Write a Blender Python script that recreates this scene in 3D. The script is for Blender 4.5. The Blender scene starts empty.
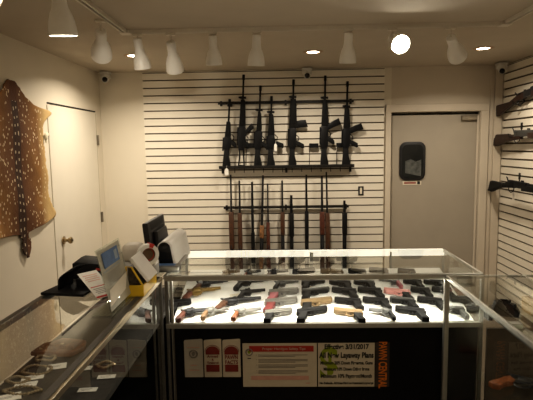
import bpy, bmesh, math, random
from mathutils import Matrix, Vector, Euler
random.seed(7)
PI = math.pi
C = bpy.context.scene.collection
SC = bpy.context.scene

# ------------------------------------------------------------------ materials
MATS = {}
def mat(name, col, rough=.5, metal=0., var=.0, scale=20., bump=0., spec=.5, emit=None, estr=0.):
    if name in MATS: return MATS[name]
    m = bpy.data.materials.new(name); m.use_nodes = True
    nt = m.node_tree; b = nt.nodes['Principled BSDF']
    b.inputs['Base Color'].default_value = (*col, 1)
    b.inputs['Roughness'].default_value = rough
    b.inputs['Metallic'].default_value = metal
    b.inputs['Specular IOR Level'].default_value = spec
    if emit:
        b.inputs['Emission Color'].default_value = (*emit, 1)
        b.inputs['Emission Strength'].default_value = estr
    if var > 0 or bump > 0:
        tc = nt.nodes.new('ShaderNodeTexCoord')
        nz = nt.nodes.new('ShaderNodeTexNoise'); nz.inputs['Scale'].default_value = scale
        nz.inputs['Detail'].default_value = 4
        nt.links.new(tc.outputs['Object'], nz.inputs['Vector'])
        if var > 0:
            rp = nt.nodes.new('ShaderNodeValToRGB')
            rp.color_ramp.elements[0].position = .3; rp.color_ramp.elements[1].position = .7
            rp.color_ramp.elements[0].color = (*[c*(1-var) for c in col], 1)
            rp.color_ramp.elements[1].color = (*[min(1, c*(1+var)) for c in col], 1)
            nt.links.new(nz.outputs['Fac'], rp.inputs['Fac'])
            nt.links.new(rp.outputs['Color'], b.inputs['Base Color'])
        if bump > 0:
            bp = nt.nodes.new('ShaderNodeBump'); bp.inputs['Strength'].default_value = bump
            bp.inputs['Distance'].default_value = .005
            nt.links.new(nz.outputs['Fac'], bp.inputs['Height'])
            nt.links.new(bp.outputs['Normal'], b.inputs['Normal'])
    MATS[name] = m
    return m

def glass_mat(name, tint, gloss=1.0):
    m = bpy.data.materials.new(name); m.use_nodes = True
    nt = m.node_tree; nt.nodes.clear()
    out = nt.nodes.new('ShaderNodeOutputMaterial')
    tr = nt.nodes.new('ShaderNodeBsdfTransparent'); tr.inputs['Color'].default_value = (*tint, 1)
    gl = nt.nodes.new('ShaderNodeBsdfGlossy'); gl.inputs['Roughness'].default_value = .015
    gl.inputs['Color'].default_value = (.95, .97, .95, 1)
    lw = nt.nodes.new('ShaderNodeLayerWeight'); lw.inputs['Blend'].default_value = .5
    pw = nt.nodes.new('ShaderNodeMath'); pw.operation = 'POWER'; pw.inputs[1].default_value = 5
    ma = nt.nodes.new('ShaderNodeMath'); ma.operation = 'MULTIPLY_ADD'
    ma.inputs[1].default_value = .95*gloss; ma.inputs[2].default_value = .042*gloss
    mx = nt.nodes.new('ShaderNodeMixShader')
    nt.links.new(lw.outputs['Facing'], pw.inputs[0]); nt.links.new(pw.outputs[0], ma.inputs[0])
    # two faces of a pane: 2R/(1+R)
    nu = nt.nodes.new('ShaderNodeMath'); nu.operation = 'MULTIPLY'; nu.inputs[1].default_value = 2
    de = nt.nodes.new('ShaderNodeMath'); de.operation = 'ADD'; de.inputs[1].default_value = 1
    dv = nt.nodes.new('ShaderNodeMath'); dv.operation = 'DIVIDE'
    nt.links.new(ma.outputs[0], nu.inputs[0]); nt.links.new(ma.outputs[0], de.inputs[0])
    nt.links.new(nu.outputs[0], dv.inputs[0]); nt.links.new(de.outputs[0], dv.inputs[1])
    nt.links.new(dv.outputs[0], mx.inputs['Fac'])
    nt.links.new(tr.outputs[0], mx.inputs[1]); nt.links.new(gl.outputs[0], mx.inputs[2])
    nt.links.new(mx.outputs[0], out.inputs['Surface'])
    MATS[name] = m
    return m

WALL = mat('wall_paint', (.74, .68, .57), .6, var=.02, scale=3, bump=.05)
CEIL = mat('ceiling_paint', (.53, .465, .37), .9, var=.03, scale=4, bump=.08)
SLAT = mat('slat_laminate', (.80, .745, .64), .55, var=.02, scale=6)
GROOVE = mat('groove_dark', (.10, .075, .05), .9, var=.1)
CARPET = mat('carpet_brown', (.16, .125, .09), .95, var=.3, scale=120, bump=.5)
DOORW = mat('door_white_paint', (.76, .71, .61), .45, var=.015, scale=5)
DOORG = mat('door_grey_paint', (.40, .355, .29), .45, var=.03, scale=4)
CASING = mat('casing_paint', (.62, .55, .45), .5, var=.02, scale=6)
GAPM = mat('gap_shadow', (.03, .025, .02), .9, var=.1)
BRASS = mat('aged_brass', (.42, .33, .2), .3, 1., var=.1)
HINGE = mat('hinge_steel', (.35, .31, .25), .4, .8, var=.1)
RUBBER = mat('black_rubber', (.015, .015, .016), .5, var=.2)
DARKGL = mat('dark_window_glass', (.02, .022, .022), .08, var=.3, scale=3)
CHROME = mat('brushed_aluminium', (.42, .41, .37), .38, .9, var=.06, scale=40)
DARKAL = mat('dark_aluminium', (.22, .215, .20), .35, .9, var=.08, scale=40)
WHITERAIL = mat('white_rail_glow', (.86, .84, .76), .35, .1, var=.02, emit=(1., .93, .78), estr=1.0)  # emission added so the rail looks brightly lit
PANELBK = mat('black_laminate', (.006, .0055, .0055), .6, var=.2, spec=.15)
DECKW = mat('white_deck_cloth', (.88, .87, .83), .85, var=.02, bump=.1)
DECKD = mat('dark_velvet', (.055, .048, .042), .95, var=.2, scale=60)
SHELFB = mat('brown_shelf_board', (.10, .08, .058), .8, var=.15, scale=14)
LED = mat('led_strip', (1, 1, 1), .5, emit=(1., .95, .84), estr=16, var=.01)
GLASS = glass_mat('case_glass', (.965, .98, .965), .88)
GLASST = glass_mat('dimming_glass', (.74, .71, .66), .12)  # tint dims what lies behind, standing in for weaker light
GLASSR = glass_mat('case_side_glass', (.93, .95, .93), .4)
GLASSF = glass_mat('case_front_glass', (.95, .97, .955), .9)
GUNBLK = mat('gun_black', (.007, .007, .008), .5, 0., var=.2, scale=60, spec=.25)
GUNPOLY = mat('gun_polymer', (.010, .010, .010), .65, var=.2, scale=60, spec=.2)
GUNBLUE = mat('gun_blued_steel', (.030, .030, .032), .4, .5, var=.2, scale=50)
GUNGREY = mat('gun_grey', (.09, .09, .085), .45, .5, var=.15, scale=50)
GUNSILV = mat('gun_stainless', (.17, .163, .145), .45, .4, var=.1, scale=50)
GUNTAN = mat('gun_tan', (.20, .135, .065), .55, var=.12, scale=50)
GUNGOLD = mat('gun_brass_frame', (.26, .17, .05), .4, .4, var=.15, scale=50)
GUNPINK = mat('gun_pink', (.55, .26, .23), .5, var=.06, scale=50)
WOODR = mat('wood_red_brown', (.10, .032, .018), .45, var=.4, scale=35)
WOODB = mat('wood_walnut', (.085, .038, .02), .4, var=.4, scale=30)
WOODD = mat('wood_dark', (.035, .017, .012), .45, var=.4, scale=30, spec=.3)
WOODO = mat('wood_orange', (.17, .055, .018), .4, var=.3, scale=35)
WOODT = mat('wood_tan', (.19, .11, .055), .45, var=.3, scale=35)
GRIPRED = mat('grip_red', (.13, .022, .02), .5, var=.2, scale=50)
GRIPPINK = mat('grip_pink', (.28, .08, .09), .5, var=.1, scale=50)
CAMO = mat('camo_wood', (.24, .12, .05), .6, var=.75, scale=30)
TRACK = mat('track_white', (.66, .60, .50), .45, var=.03)
TRACKD = mat('track_slot', (.06, .05, .04), .7, var=.1)
LAMPW = mat('lamp_white_enamel', (.90, .87, .81), .35, var=.02)
LAMPIN = mat('lamp_inside_white', (.92, .9, .85), .5, var=.01, emit=(1, .88, .66), estr=.5)
BULB = mat('bulb_off', (.6, .57, .5), .25, var=.05)
BULBON = mat('bulb_lit', (1, 1, 1), .3, var=.01, emit=(1., .95, .84), estr=45)
BULBON2 = mat('bulb_lit_soft', (1, 1, 1), .3, var=.01, emit=(1., .90, .72), estr=12)
RECLENS = mat('downlight_lens', (1, 1, 1), .3, var=.01, emit=(1., .90, .70), estr=14)
RECTRIM = mat('downlight_trim', (.50, .36, .22), .4, .3, var=.05)
CAMW = mat('camera_housing', (.62, .60, .55), .4, var=.03)
CAMB = mat('camera_lens_black', (.01, .01, .01), .12, var=.1)
PAPER = mat('paper_white', (.84, .81, .75), .7, var=.02, scale=30)
PAPERC = mat('paper_cream', (.72, .66, .54), .7, var=.03, scale=30)
PAPERG = mat('paper_grey', (.60, .57, .51), .7, var=.03, scale=30)
INKRED = mat('ink_red', (.50, .045, .03), .6, var=.05)
INKDRED = mat('ink_dark_red', (.26, .035, .025), .6, var=.05)
INKPINK = mat('ink_pink', (.75, .45, .38), .6, var=.05)
INKBLK = mat('ink_black', (.02, .02, .02), .6, var=.05)
INKGRY = mat('ink_grey', (.28, .26, .24), .6, var=.05)
INKGRN = mat('ink_green', (.33, .42, .03), .6, var=.1)
INKORG = mat('ink_orange', (.85, .25, .02), .6, var=.05)
INKBLU = mat('ink_blue', (.09, .17, .34), .5, var=.2, scale=30)
YELLOW = mat('yellow_plastic', (.72, .46, .02), .35, var=.08)
VINYL = mat('black_vinyl', (.008, .0075, .008), .6, var=.25, scale=40, bump=.15, spec=.2)
MONB = mat('monitor_black', (.014, .013, .013), .4, var=.2)
SCREEN = mat('screen_black', (.008, .008, .009), .12, var=.1)
WHPL = mat('white_plastic', (.78, .75, .70), .4, var=.02)
GRPL = mat('grey_plastic', (.40, .38, .34), .5, var=.05)
TAPEW = mat('tape_white', (.80, .78, .72), .4, var=.03)
TAPEB = mat('tape_core_brown', (.17, .11, .06), .8, var=.1)
LEATHER = mat('brown_leather', (.15, .06, .025), .5, var=.4, scale=40, bump=.3)
TANLTH = mat('tan_leather', (.38, .25, .10), .6, var=.2, scale=40, bump=.2)
BEAD = mat('bead_mix', (.28, .22, .14), .35, .3, var=.5, scale=80)
RACKM = mat('rack_black_steel', (.02, .018, .016), .5, .4, var=.2)
ACRYL = glass_mat('acrylic_clear', (.90, .92, .90), .35)

# ------------------------------------------------------------------ mesh helpers
def I(): return Matrix.Identity(4)
def T(x, y, z): return Matrix.Translation((x, y, z))
def R(a, ax): return Matrix.Rotation(a, 4, ax)

class MB:
    def __init__(s): s.bm = bmesh.new(); s.mats = []; s.mi = 0
    def use(s, m):
        if m not in s.mats: s.mats.append(m)
        s.mi = s.mats.index(m); return s
    def _done(s, before):
        for f in s.bm.faces:
            if f.index == -1 or f not in before: f.material_index = s.mi
    def _track(s): return set(s.bm.faces)
    def box(s, c, d, M=None, bev=0., seg=1):
        b4 = s._track()
        mm = (M or I()) @ T(*c) @ Matrix.Diagonal((d[0], d[1], d[2], 1))
        r = bmesh.ops.create_cube(s.bm, size=1, matrix=mm)
        if bev > 0:
            es = list({e for v in r['verts'] for e in v.link_edges})
            bmesh.ops.bevel(s.bm, geom=es, offset=bev, segments=seg, affect='EDGES', profile=.5)
        s._done(b4); return s
    def cyl(s, p0, p1, r0, r1=None, seg=12, M=None, cap=True):
        b4 = s._track()
        r1 = r0 if r1 is None else r1
        p0 = Vector(p0); p1 = Vector(p1); d = p1-p0
        q = d.to_track_quat('Z', 'Y').to_matrix().to_4x4()
        mm = (M or I()) @ Matrix.Translation((p0+p1)/2) @ q
        bmesh.ops.create_cone(s.bm, cap_ends=cap, segments=seg, radius1=max(r0, 1e-5), radius2=max(r1, 1e-5), depth=d.length, matrix=mm)
        s._done(b4); return s
    def sphere(s, c, r, M=None, sc=(1, 1, 1), u=14, v=9):
        b4 = s._track()
        mm = (M or I()) @ T(*c) @ Matrix.Diagonal((*sc, 1))
        bmesh.ops.create_uvsphere(s.bm, u_segments=u, v_segments=v, radius=r, matrix=mm)
        s._done(b4); return s
    def prism(s, pts, th, M=None, bev=0., z0=None):
        """polygon in local XY, extruded along local Z, centred unless z0 is given"""
        b4 = s._track()
        mm = M or I()
        a = -th/2 if z0 is None else z0
        lo = [s.bm.verts.new(mm @ Vector((x, y, a))) for x, y in pts]
        hi = [s.bm.verts.new(mm @ Vector((x, y, a+th))) for x, y in pts]
        n = len(pts)
        fs = [s.bm.faces.new(lo[::-1]), s.bm.faces.new(hi)]
        for i in range(n): fs.append(s.bm.faces.new((lo[i], lo[(i+1) % n], hi[(i+1) % n], hi[i])))
        bmesh.ops.recalc_face_normals(s.bm, faces=fs)
        if bev > 0:
            es = list(set(fs[0].edges) | set(fs[1].edges))
            bmesh.ops.bevel(s.bm, geom=es, offset=bev, segments=2, affect='EDGES', profile=.5)
        s._done(b4); return s
    def lathe(s, prof, M=None, seg=24):
        """profile of (radius, z) turned round local Z"""
        b4 = s._track(); mm = M or I(); rings = []
        for r, z in prof:
            rings.append([s.bm.verts.new(mm @ Vector((max(r, 1e-4)*math.cos(2*PI*k/seg), max(r, 1e-4)*math.sin(2*PI*k/seg), z))) for k in range(seg)])
        fs = []
        for a, b in zip(rings, rings[1:]):
            for k in range(seg): fs.append(s.bm.faces.new((a[k], a[(k+1) % seg], b[(k+1) % seg], b[k])))
        bmesh.ops.recalc_face_normals(s.bm, faces=fs)
        s._done(b4); return s
    def tube(s, pts, r, seg=8, M=None, closed=False):
        b4 = s._track(); mm = M or I(); P = [Vector(p) for p in pts]; n = len(P); rings = []; up = None
        for i in range(n):
            if closed: t = (P[(i+1) % n]-P[i-1]).normalized()
            else: t = (P[min(i+1, n-1)]-P[max(i-1, 0)]).normalized()
            if up is None:
                up = Vector((0, 0, 1)) if abs(t.z) < .9 else Vector((1, 0, 0))
            x = up.cross(t)
            x = x.normalized() if x.length > 1e-6 else Vector((1, 0, 0)).cross(t).normalized()
            y = t.cross(x).normalized(); up = y
            rr = r[i] if isinstance(r, (list, tuple)) else r
            rings.append([s.bm.verts.new(mm @ (P[i]+rr*(math.cos(2*PI*k/seg)*x+math.sin(2*PI*k/seg)*y))) for k in range(seg)])
        fs = []
        pairs = list(zip(rings, rings[1:]))
        if closed: pairs.append((rings[-1], rings[0]))
        for a, b in pairs:
            for k in range(seg): fs.append(s.bm.faces.new((a[k], a[(k+1) % seg], b[(k+1) % seg], b[k])))
        if not closed:
            fs.append(s.bm.faces.new(rings[0][::-1])); fs.append(s.bm.faces.new(rings[-1]))
        bmesh.ops.recalc_face_normals(s.bm, faces=fs)
        s._done(b4); return s
    def quad(s, a, b, c, d):
        b4 = s._track()
        s.bm.faces.new([s.bm.verts.new(p) for p in (a, b, c, d)])
        s._done(b4); return s
    def grid(s, rows, M=None):
        b4 = s._track(); mm = M or I()
        V = [[s.bm.verts.new(mm @ Vector(p)) for p in r] for r in rows]
        for a, b in zip(V, V[1:]):
            for k in range(len(a)-1): s.bm.faces.new((a[k], a[k+1], b[k+1], b[k]))
        s._done(b4); return s
    def mesh(s, name, angle=.6):
        me = bpy.data.meshes.new(name); s.bm.to_mesh(me); s.bm.free()
        for m in s.mats: me.materials.append(m)
        me.shade_smooth(); me.set_sharp_from_angle(angle=angle)
        return me
    def build(s, name, parent=None, M=None, angle=.6):
        o = bpy.data.objects.new(name, s.mesh(name, angle)); C.objects.link(o)
        if parent: o.parent = parent
        if M is not None: o.matrix_local = M
        return o

def mb(m): return MB().use(m)
def tag(o, label=None, cat=None, group=None, kind=None):
    if label: o['label'] = label
    if cat: o['category'] = cat
    if group: o['group'] = group
    if kind: o['kind'] = kind
    return o
def empty(name, M, label=None, cat=None, group=None, kind=None, parent=None):
    o = bpy.data.objects.new(name, None); C.objects.link(o)
    o.empty_display_size = .05
    o.matrix_world = M
    return tag(o, label, cat, group, kind)
def struct(o): o['kind'] = 'structure'; return o
def copy_tree(o, parent=None):
    c = o.copy(); C.objects.link(c)
    if parent: c.parent = parent
    for ch in list(o.children): copy_tree(ch, c)
    return c
def text(name, body, m, parent, M, size, width=None, align='CENTER', offset=0.):
    cu = bpy.data.curves.new(name, 'FONT'); cu.body = body; cu.size = size
    cu.align_x = align; cu.align_y = 'CENTER'; cu.offset = offset; cu.extrude = .0002
    cu.materials.append(m)
    o = bpy.data.objects.new(name, cu); C.objects.link(o)
    sx = 1.
    if width:
        bpy.context.view_layer.update()
        if o.dimensions.x > 0: sx = width/o.dimensions.x
    bpy.context.view_layer.update()
    me = bpy.data.meshes.new_from_object(o)
    bpy.data.objects.remove(o); bpy.data.curves.remove(cu)
    o = bpy.data.objects.new(name, me); C.objects.link(o)
    if parent: o.parent = parent
    o.matrix_local = M @ Matrix.Diagonal((sx, 1, 1, 1))
    return o
FACE = R(PI/2, 'X')          # XY drawing turned to face -Y, upright

# ------------------------------------------------------------------ camera
CAMH = 1.6805
r_ = Vector((0.99951764, 0.02692865, -0.01547064))
u_ = Vector((0.01242443, 0.10982456, 0.99387333))
f_ = Vector((-0.02846273, 0.99358614, -0.10943701))
cam = bpy.data.cameras.new('camera'); cam.sensor_width = 36; cam.lens = 484.6*36/533
cam.clip_start = .02
co = bpy.data.objects.new('camera', cam); C.objects.link(co)
M = Matrix((( r_.x, u_.x, -f_.x, 0), (r_.y, u_.y, -f_.y, 0), (r_.z, u_.z, -f_.z, CAMH), (0, 0, 0, 1)))
co.matrix_world = M
SC.camera = co

# ------------------------------------------------------------------ room shell
XL, XR, YB, YF, ZC = -1.83, 2.256, 4.99, -2.6, 2.45
struct(mb(CARPET).box(((XL+XR)/2, (YB+YF)/2, -.05), (XR-XL+.4, YB-YF+.4, .1)).build('floor'))
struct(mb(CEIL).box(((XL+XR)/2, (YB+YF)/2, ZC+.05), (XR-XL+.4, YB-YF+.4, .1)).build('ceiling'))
struct(mb(WALL).box((XL-.05, (YB+YF)/2, ZC/2), (.1, YB-YF, ZC)).build('wall_left'))
struct(mb(WALL).box((XR+.05, (YB+YF)/2, ZC/2), (.1, YB-YF, ZC)).build('wall_right'))
struct(mb(WALL).box(((XL+XR)/2, YF-.05, ZC/2), (XR-XL+.2, .1, ZC)).build('wall_front'))
# back wall with an opening for the grey door
DX0, DX1, DZ = 1.13, 2.015, 2.0
w = mb(CASING)
w.use(WALL).box(((XL-.1+DX0)/2, YB+.06, ZC/2), (DX0-XL+.1, .12, ZC))
w.use(CASING).box(((DX1+XR+.1)/2, YB+.06, ZC/2), (XR+.1-DX1, .12, ZC))
w.box(((DX0+DX1)/2, YB+.06, (DZ+ZC)/2), (DX1-DX0, .12, ZC-DZ))
w.box(((DX0+DX1)/2, YB+.14, ZC/2), (DX1-DX0+.4, .04, ZC))
struct(w.build('wall_back'))
# slat wall: real grooves between boards, 3 inch spacing
SP = .0762
def slatwall(name, x0, x1, zmax, place, gap=.0125):
    m = mb(GROOVE); m.box(((x0+x1)/2, 0.002, zmax/2+.01), (x1-x0, .004, zmax-.02))
    m.use(SLAT)
    k = -16
    while True:
        z0 = 1.219+k*SP; z1 = z0+SP; k += 1
        if z0 >= zmax-.01: break
        if z0 < 0: continue
        g = .0075 if abs(z0-1.219) > .001 else .009
        h = min(z1, zmax)-z0-gap
        m.box(((x0+x1)/2, .011, z0+gap/2+h/2), (x1-x0, .016, h))
    o = m.build(name); o.matrix_world = place; return struct(o)
slatwall('wall_back_slats', 0, 2.438, 2.44, T(-1.381, YB, 0) @ Matrix.Diagonal((1, -1, 1, 1)))
slatwall('wall_right_slats', 0, 5.2, 2.44, Matrix(((0, -1, 0, XR), (-1, 0, 0, YB-.005), (0, 0, 1, 0), (0, 0, 0, 1))), .016)
# door casing right
t = mb(CASING)
for x0, x1 in ((1.072, 1.128), (2.02, 2.10)):
    t.box(((x0+x1)/2, YB-.012, 1.04), (x1-x0, .024, 2.08), bev=.004)
t.box(((1.072+2.10)/2, YB-.014, 2.042), (2.10-1.072, .028, .076), bev=.004)
t.box((2.125, YB-.006, 1.2), (.03, .012, 2.4))
struct(t.build('trim_1'))
struct(mb(CASING).box((2.19, YB-.008, 1.22), (.075, .016, 2.44)).build('trim_2'))
struct(mb(WALL).box((XL+.008, 4.88, .05), (.016, .2, .1), bev=.003).box((XL+.008, 2.6, .05), (.016, 2.4, .1), bev=.003).build('baseboard_left'))
struct(mb(WALL).box((-1.6, YB-.008, .05), (.4, .016, .1), bev=.003).build('baseboard_back'))

# grey door in the back wall
d1 = struct(empty('door_1', T(DX0, YB, 0)))
mb(DOORG).box((.444, .03, .99), (.868, .04, 1.965), bev=.003).build('slab', d1)
mb(CASING).box((.868, -.002, .99), (.02, .012, 1.94), bev=.002).build('edge_strip', d1)
mb(GAPM).box((.444, .045, .994), (.895, .02, 1.988)).build('frame_gap', d1)
def rrect(w, h, r, n=6):
    p = []
    for cx, cy, a in ((w/2-r, h/2-r, 0), (-w/2+r, h/2-r, PI/2), (-w/2+r, -h/2+r, PI), (w/2-r, -h/2+r, 1.5*PI)):
        for k in range(n+1): p.append((cx+r*math.cos(a+k*PI/2/n), cy+r*math.sin(a+k*PI/2/n)))
    return p
WX, WZ = .221, 1.511
fr = mb(RUBBER).prism(rrect(.262, .392, .07), .022, T(WX, .004, WZ) @ FACE, bev=.006).build('window_frame', d1)
pane = mb(DARKGL).prism(rrect(.21, .335, .05), .004, T(WX, -.0095, WZ) @ FACE).build('pane', fr)
nt = mb(PAPERG)
nt.prism([(-.075, -.10), (.085, -.135), (.085, .035), (.03, .015), (-.02, .04), (-.075, .02)], .002, T(WX, -.0125, WZ-.02) @ FACE)
paperm = mat('paper_behind_glass', (.10, .105, .10), .3, var=.5, scale=25)
nt.mats[0] = paperm
nt.build('posted_paper', fr)
st = mb(PAPERC).prism(rrect(.19, .042, .004), .002, T(WX+.0, .007, 1.288) @ FACE)
st.use(INKDRED).prism(rrect(.12, .016, .002), .001, T(WX-.02, .0055, 1.288) @ FACE)
st.use(INKBLK).prism(rrect(.028, .03, .003), .001, T(WX+.068, .0055, 1.288) @ FACE)
st.build('sticker', d1)
cl = mb(HINGE).box((.775, -.012, 1.935), (.15, .035, .045), bev=.006).cyl((.70, -.01, 1.955), (.86, -.01, 1.962), .006).build('door_closer', d1)

# white flush door in the left wall
d2 = struct(empty('door_2', T(XL, 3.82, 0)))
mb(DOORW).box((.001, .51, 1.02), (.006, 1.0, 2.03), bev=.002).build('slab', d2)
mb(GAPM).box((.002, .51, 2.051), (.006, 1.0, .012)).build('top_gap', d2)
mb(mat('gap_soft', (.60, .54, .44), .8, var=.05)).box((.002, .004, 1.02), (.0045, .004, 2.03)).box((.002, 1.018, 1.02), (.0045, .006, 2.03)).build('side_gap', d2)
kn = mb(BRASS).lathe([(0, 0), (.033, 0), (.033, .006), (.014, .012), (.011, .035), (.02, .042), (.028, .055), (.027, .068), (.015, .076), (0, .077)], T(.010, .135, .926) @ R(PI/2, 'Y')).build('door_knob', d2)
mb(GUNBLK).cyl((.085, .135, .926), (.089, .135, .926), .008).build('keyhole', kn)
for z in (1.77, .995, .25):
    mb(HINGE).box((.008, 1.035, z), (.008, .05, .10), bev=.001).cyl((.018, 1.022, z-.05), (.018, 1.022, z+.05), .008).build('hinge', d2)

# ------------------------------------------------------------------ ceiling: track, lamps, downlights, cameras
trk = empty('lighting_track', T(0, 3.25, ZC), 'white ceiling lighting track bent round both sides of the room', 'lighting track')
def trackbar(p0, p1):
    p0 = Vector(p0); p1 = Vector(p1); d = p1-p0; L = d.length
    a = math.atan2(d.y, d.x); Mx = Matrix.Translation((p0+p1)/2) @ R(a, 'Z')
    m = mb(TRACK).box((0, .014, -.011), (L, .010, .022), Mx).box((0, -.014, -.011), (L, .010, .022), Mx).box((0, 0, -.003), (L, .03, .006), Mx)
    m.use(TRACKD).box((0, 0, -.0075), (L-.01, .018, .003), Mx)
    return m
trackbar((-.97, .0, 0), (1.42, -.0, 0)).build('track_rail', trk)
trackbar((-1.0, -.05, 0), (-1.0, -2.75, 0)).build('track_rail', trk)
trackbar((1.45, -.05, 0), (1.45, -2.75, 0)).build('track_rail', trk)
for x in (-1.0, 1.45):
    mb(TRACK).box((x, -.005, -.012), (.07, .07, .024), bev=.004).build('corner_joint', trk)

BELL = [(.0, .0), (.024, .0), (.029, -.006), (.030, -.07), (.034, -.09), (.045, -.115), (.054, -.145), (.059, -.18), (.060, -.205), (.058, -.206), (.0565, -.18), (.050, -.145), (.04, -.12), (.02, -.11), (0, -.108)]
def lamp(x, y, label, tilt=(0, 0), lit=None, drop=.03, sc=1.):
    g = 'track spotlights'
    o = empty('track_spotlight', T(x, y, ZC-.022), label, 'spotlight', g)
    mb(TRACK).box((0, 0, -.008), (.06, .026, .016), bev=.003).cyl((0, 0, -.016), (0, 0, -.016-drop), .006).build('track_adapter', o)
    H = T(0, 0, -.016-drop) @ Euler((tilt[0], tilt[1], 0)).to_matrix().to_4x4() @ Matrix.Diagonal((sc, sc, sc, 1))
    sh = mb(LAMPW).lathe(BELL[:9], H, 28).use(LAMPIN if lit else LAMPW).lathe(BELL[8:], H, 28)
    s = sh.build('lamp_shade', o)
    mb({None: BULB, 'soft': BULBON2, 'full': BULBON}[lit]).lathe([(0, -.192), (.03, -.194), (.05, -.19), (.052, -.18), (.03, -.14), (0, -.14)], H, 24).build('bulb', s)
    return o, H
lamp(-1.0, 1.86, 'white track spotlight cut off by the top left corner', (.2, .75), 'soft', sc=.9)
lamp(-.935, 2.12, 'large warm-lit white spotlight nearest the camera, hanging straight down', (.16, 0), 'soft', drop=.035, sc=1.0)
lamp(-1.03, 2.88, 'white spotlight on the left track run, tilted down toward the left wall', (.95, .55), None, drop=.05, sc=1.05)
lamp(-.925, 3.25, 'white spotlight beside the left track corner, tilted slightly right', (.30, -.08), None, .014, .95)
lamp(-.705, 3.25, 'white spotlight turned to the back wall, second from left track corner', (.62, .0), None, .04)
lamp(-.428, 3.25, 'white spotlight hanging straight, third from left track corner', (.24, 0.0), None, .006, .9)
lamp(-.14, 3.25, 'white spotlight above the black rifles, fourth from left track corner', (.2, .05), None, .006, .95)
lamp(.455, 3.25, 'white spotlight just right of the middle downlight', (.22, .0), None, .006, .93)
L9, H9 = lamp(.735, 3.25, 'glowing lit white spotlight facing the camera', (-1.15, -.18), 'full', .045, .95)
lamp(1.11, 3.25, 'white spotlight tilted right above the grey door', (.85, -.85), None, .05, 1.05)

def downlight(x, y, label):
    o = empty('downlight', T(x, y, ZC), label, 'downlight', 'recessed ceiling downlights')
    mb(RECTRIM).lathe([(.050, -.001), (.052, -.006), (.070, -.008), (.085, -.001)], None, 32).build('trim_ring', o)
    mb(RECLENS).lathe([(0, -.003), (.049, -.003), (.050, -.001)], None, 32).build('lens', o)
    return o
downlight(-1.2, 4.1, 'round recessed downlight near the left ceiling corner')
downlight(.284, 4.1, 'round recessed downlight in the middle, above the tall black rifle')
downlight(1.665, 4.1, 'round recessed downlight above the grey door')

def dome(M, label, rot):
    o = empty('security_camera', M, label, 'security camera', 'dome security cameras')
    mb(CAMW).box((0, 0, .012), (.10, .10, .024), bev=.01).lathe([(.048, .0), (.05, -.02), (.047, -.04), (.0, -.042)], None, 24).build('housing', o)
    e = mb(CAMW).sphere((0, 0, 0), .036).build('eyeball', o, T(0, -.02, -.05) @ R(rot[0], 'X') @ R(rot[1], 'Z'))
    mb(CAMB).lathe([(0, .041), (.014, .041), (.024, .034), (.026, .022)], R(PI/2, 'X'), 20).build('lens', e)
    return o
dome(T(-1.72, 4.88, ZC-.03), 'white dome security camera in the left ceiling corner', (.25, .2))
dome(T(.278, 4.89, ZC-.03), 'white dome security camera over the slat wall middle', (.25, 0))
dome(T(2.13, 4.80, ZC-.03), 'white dome security camera in the right ceiling corner', (.5, -.5))

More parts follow.
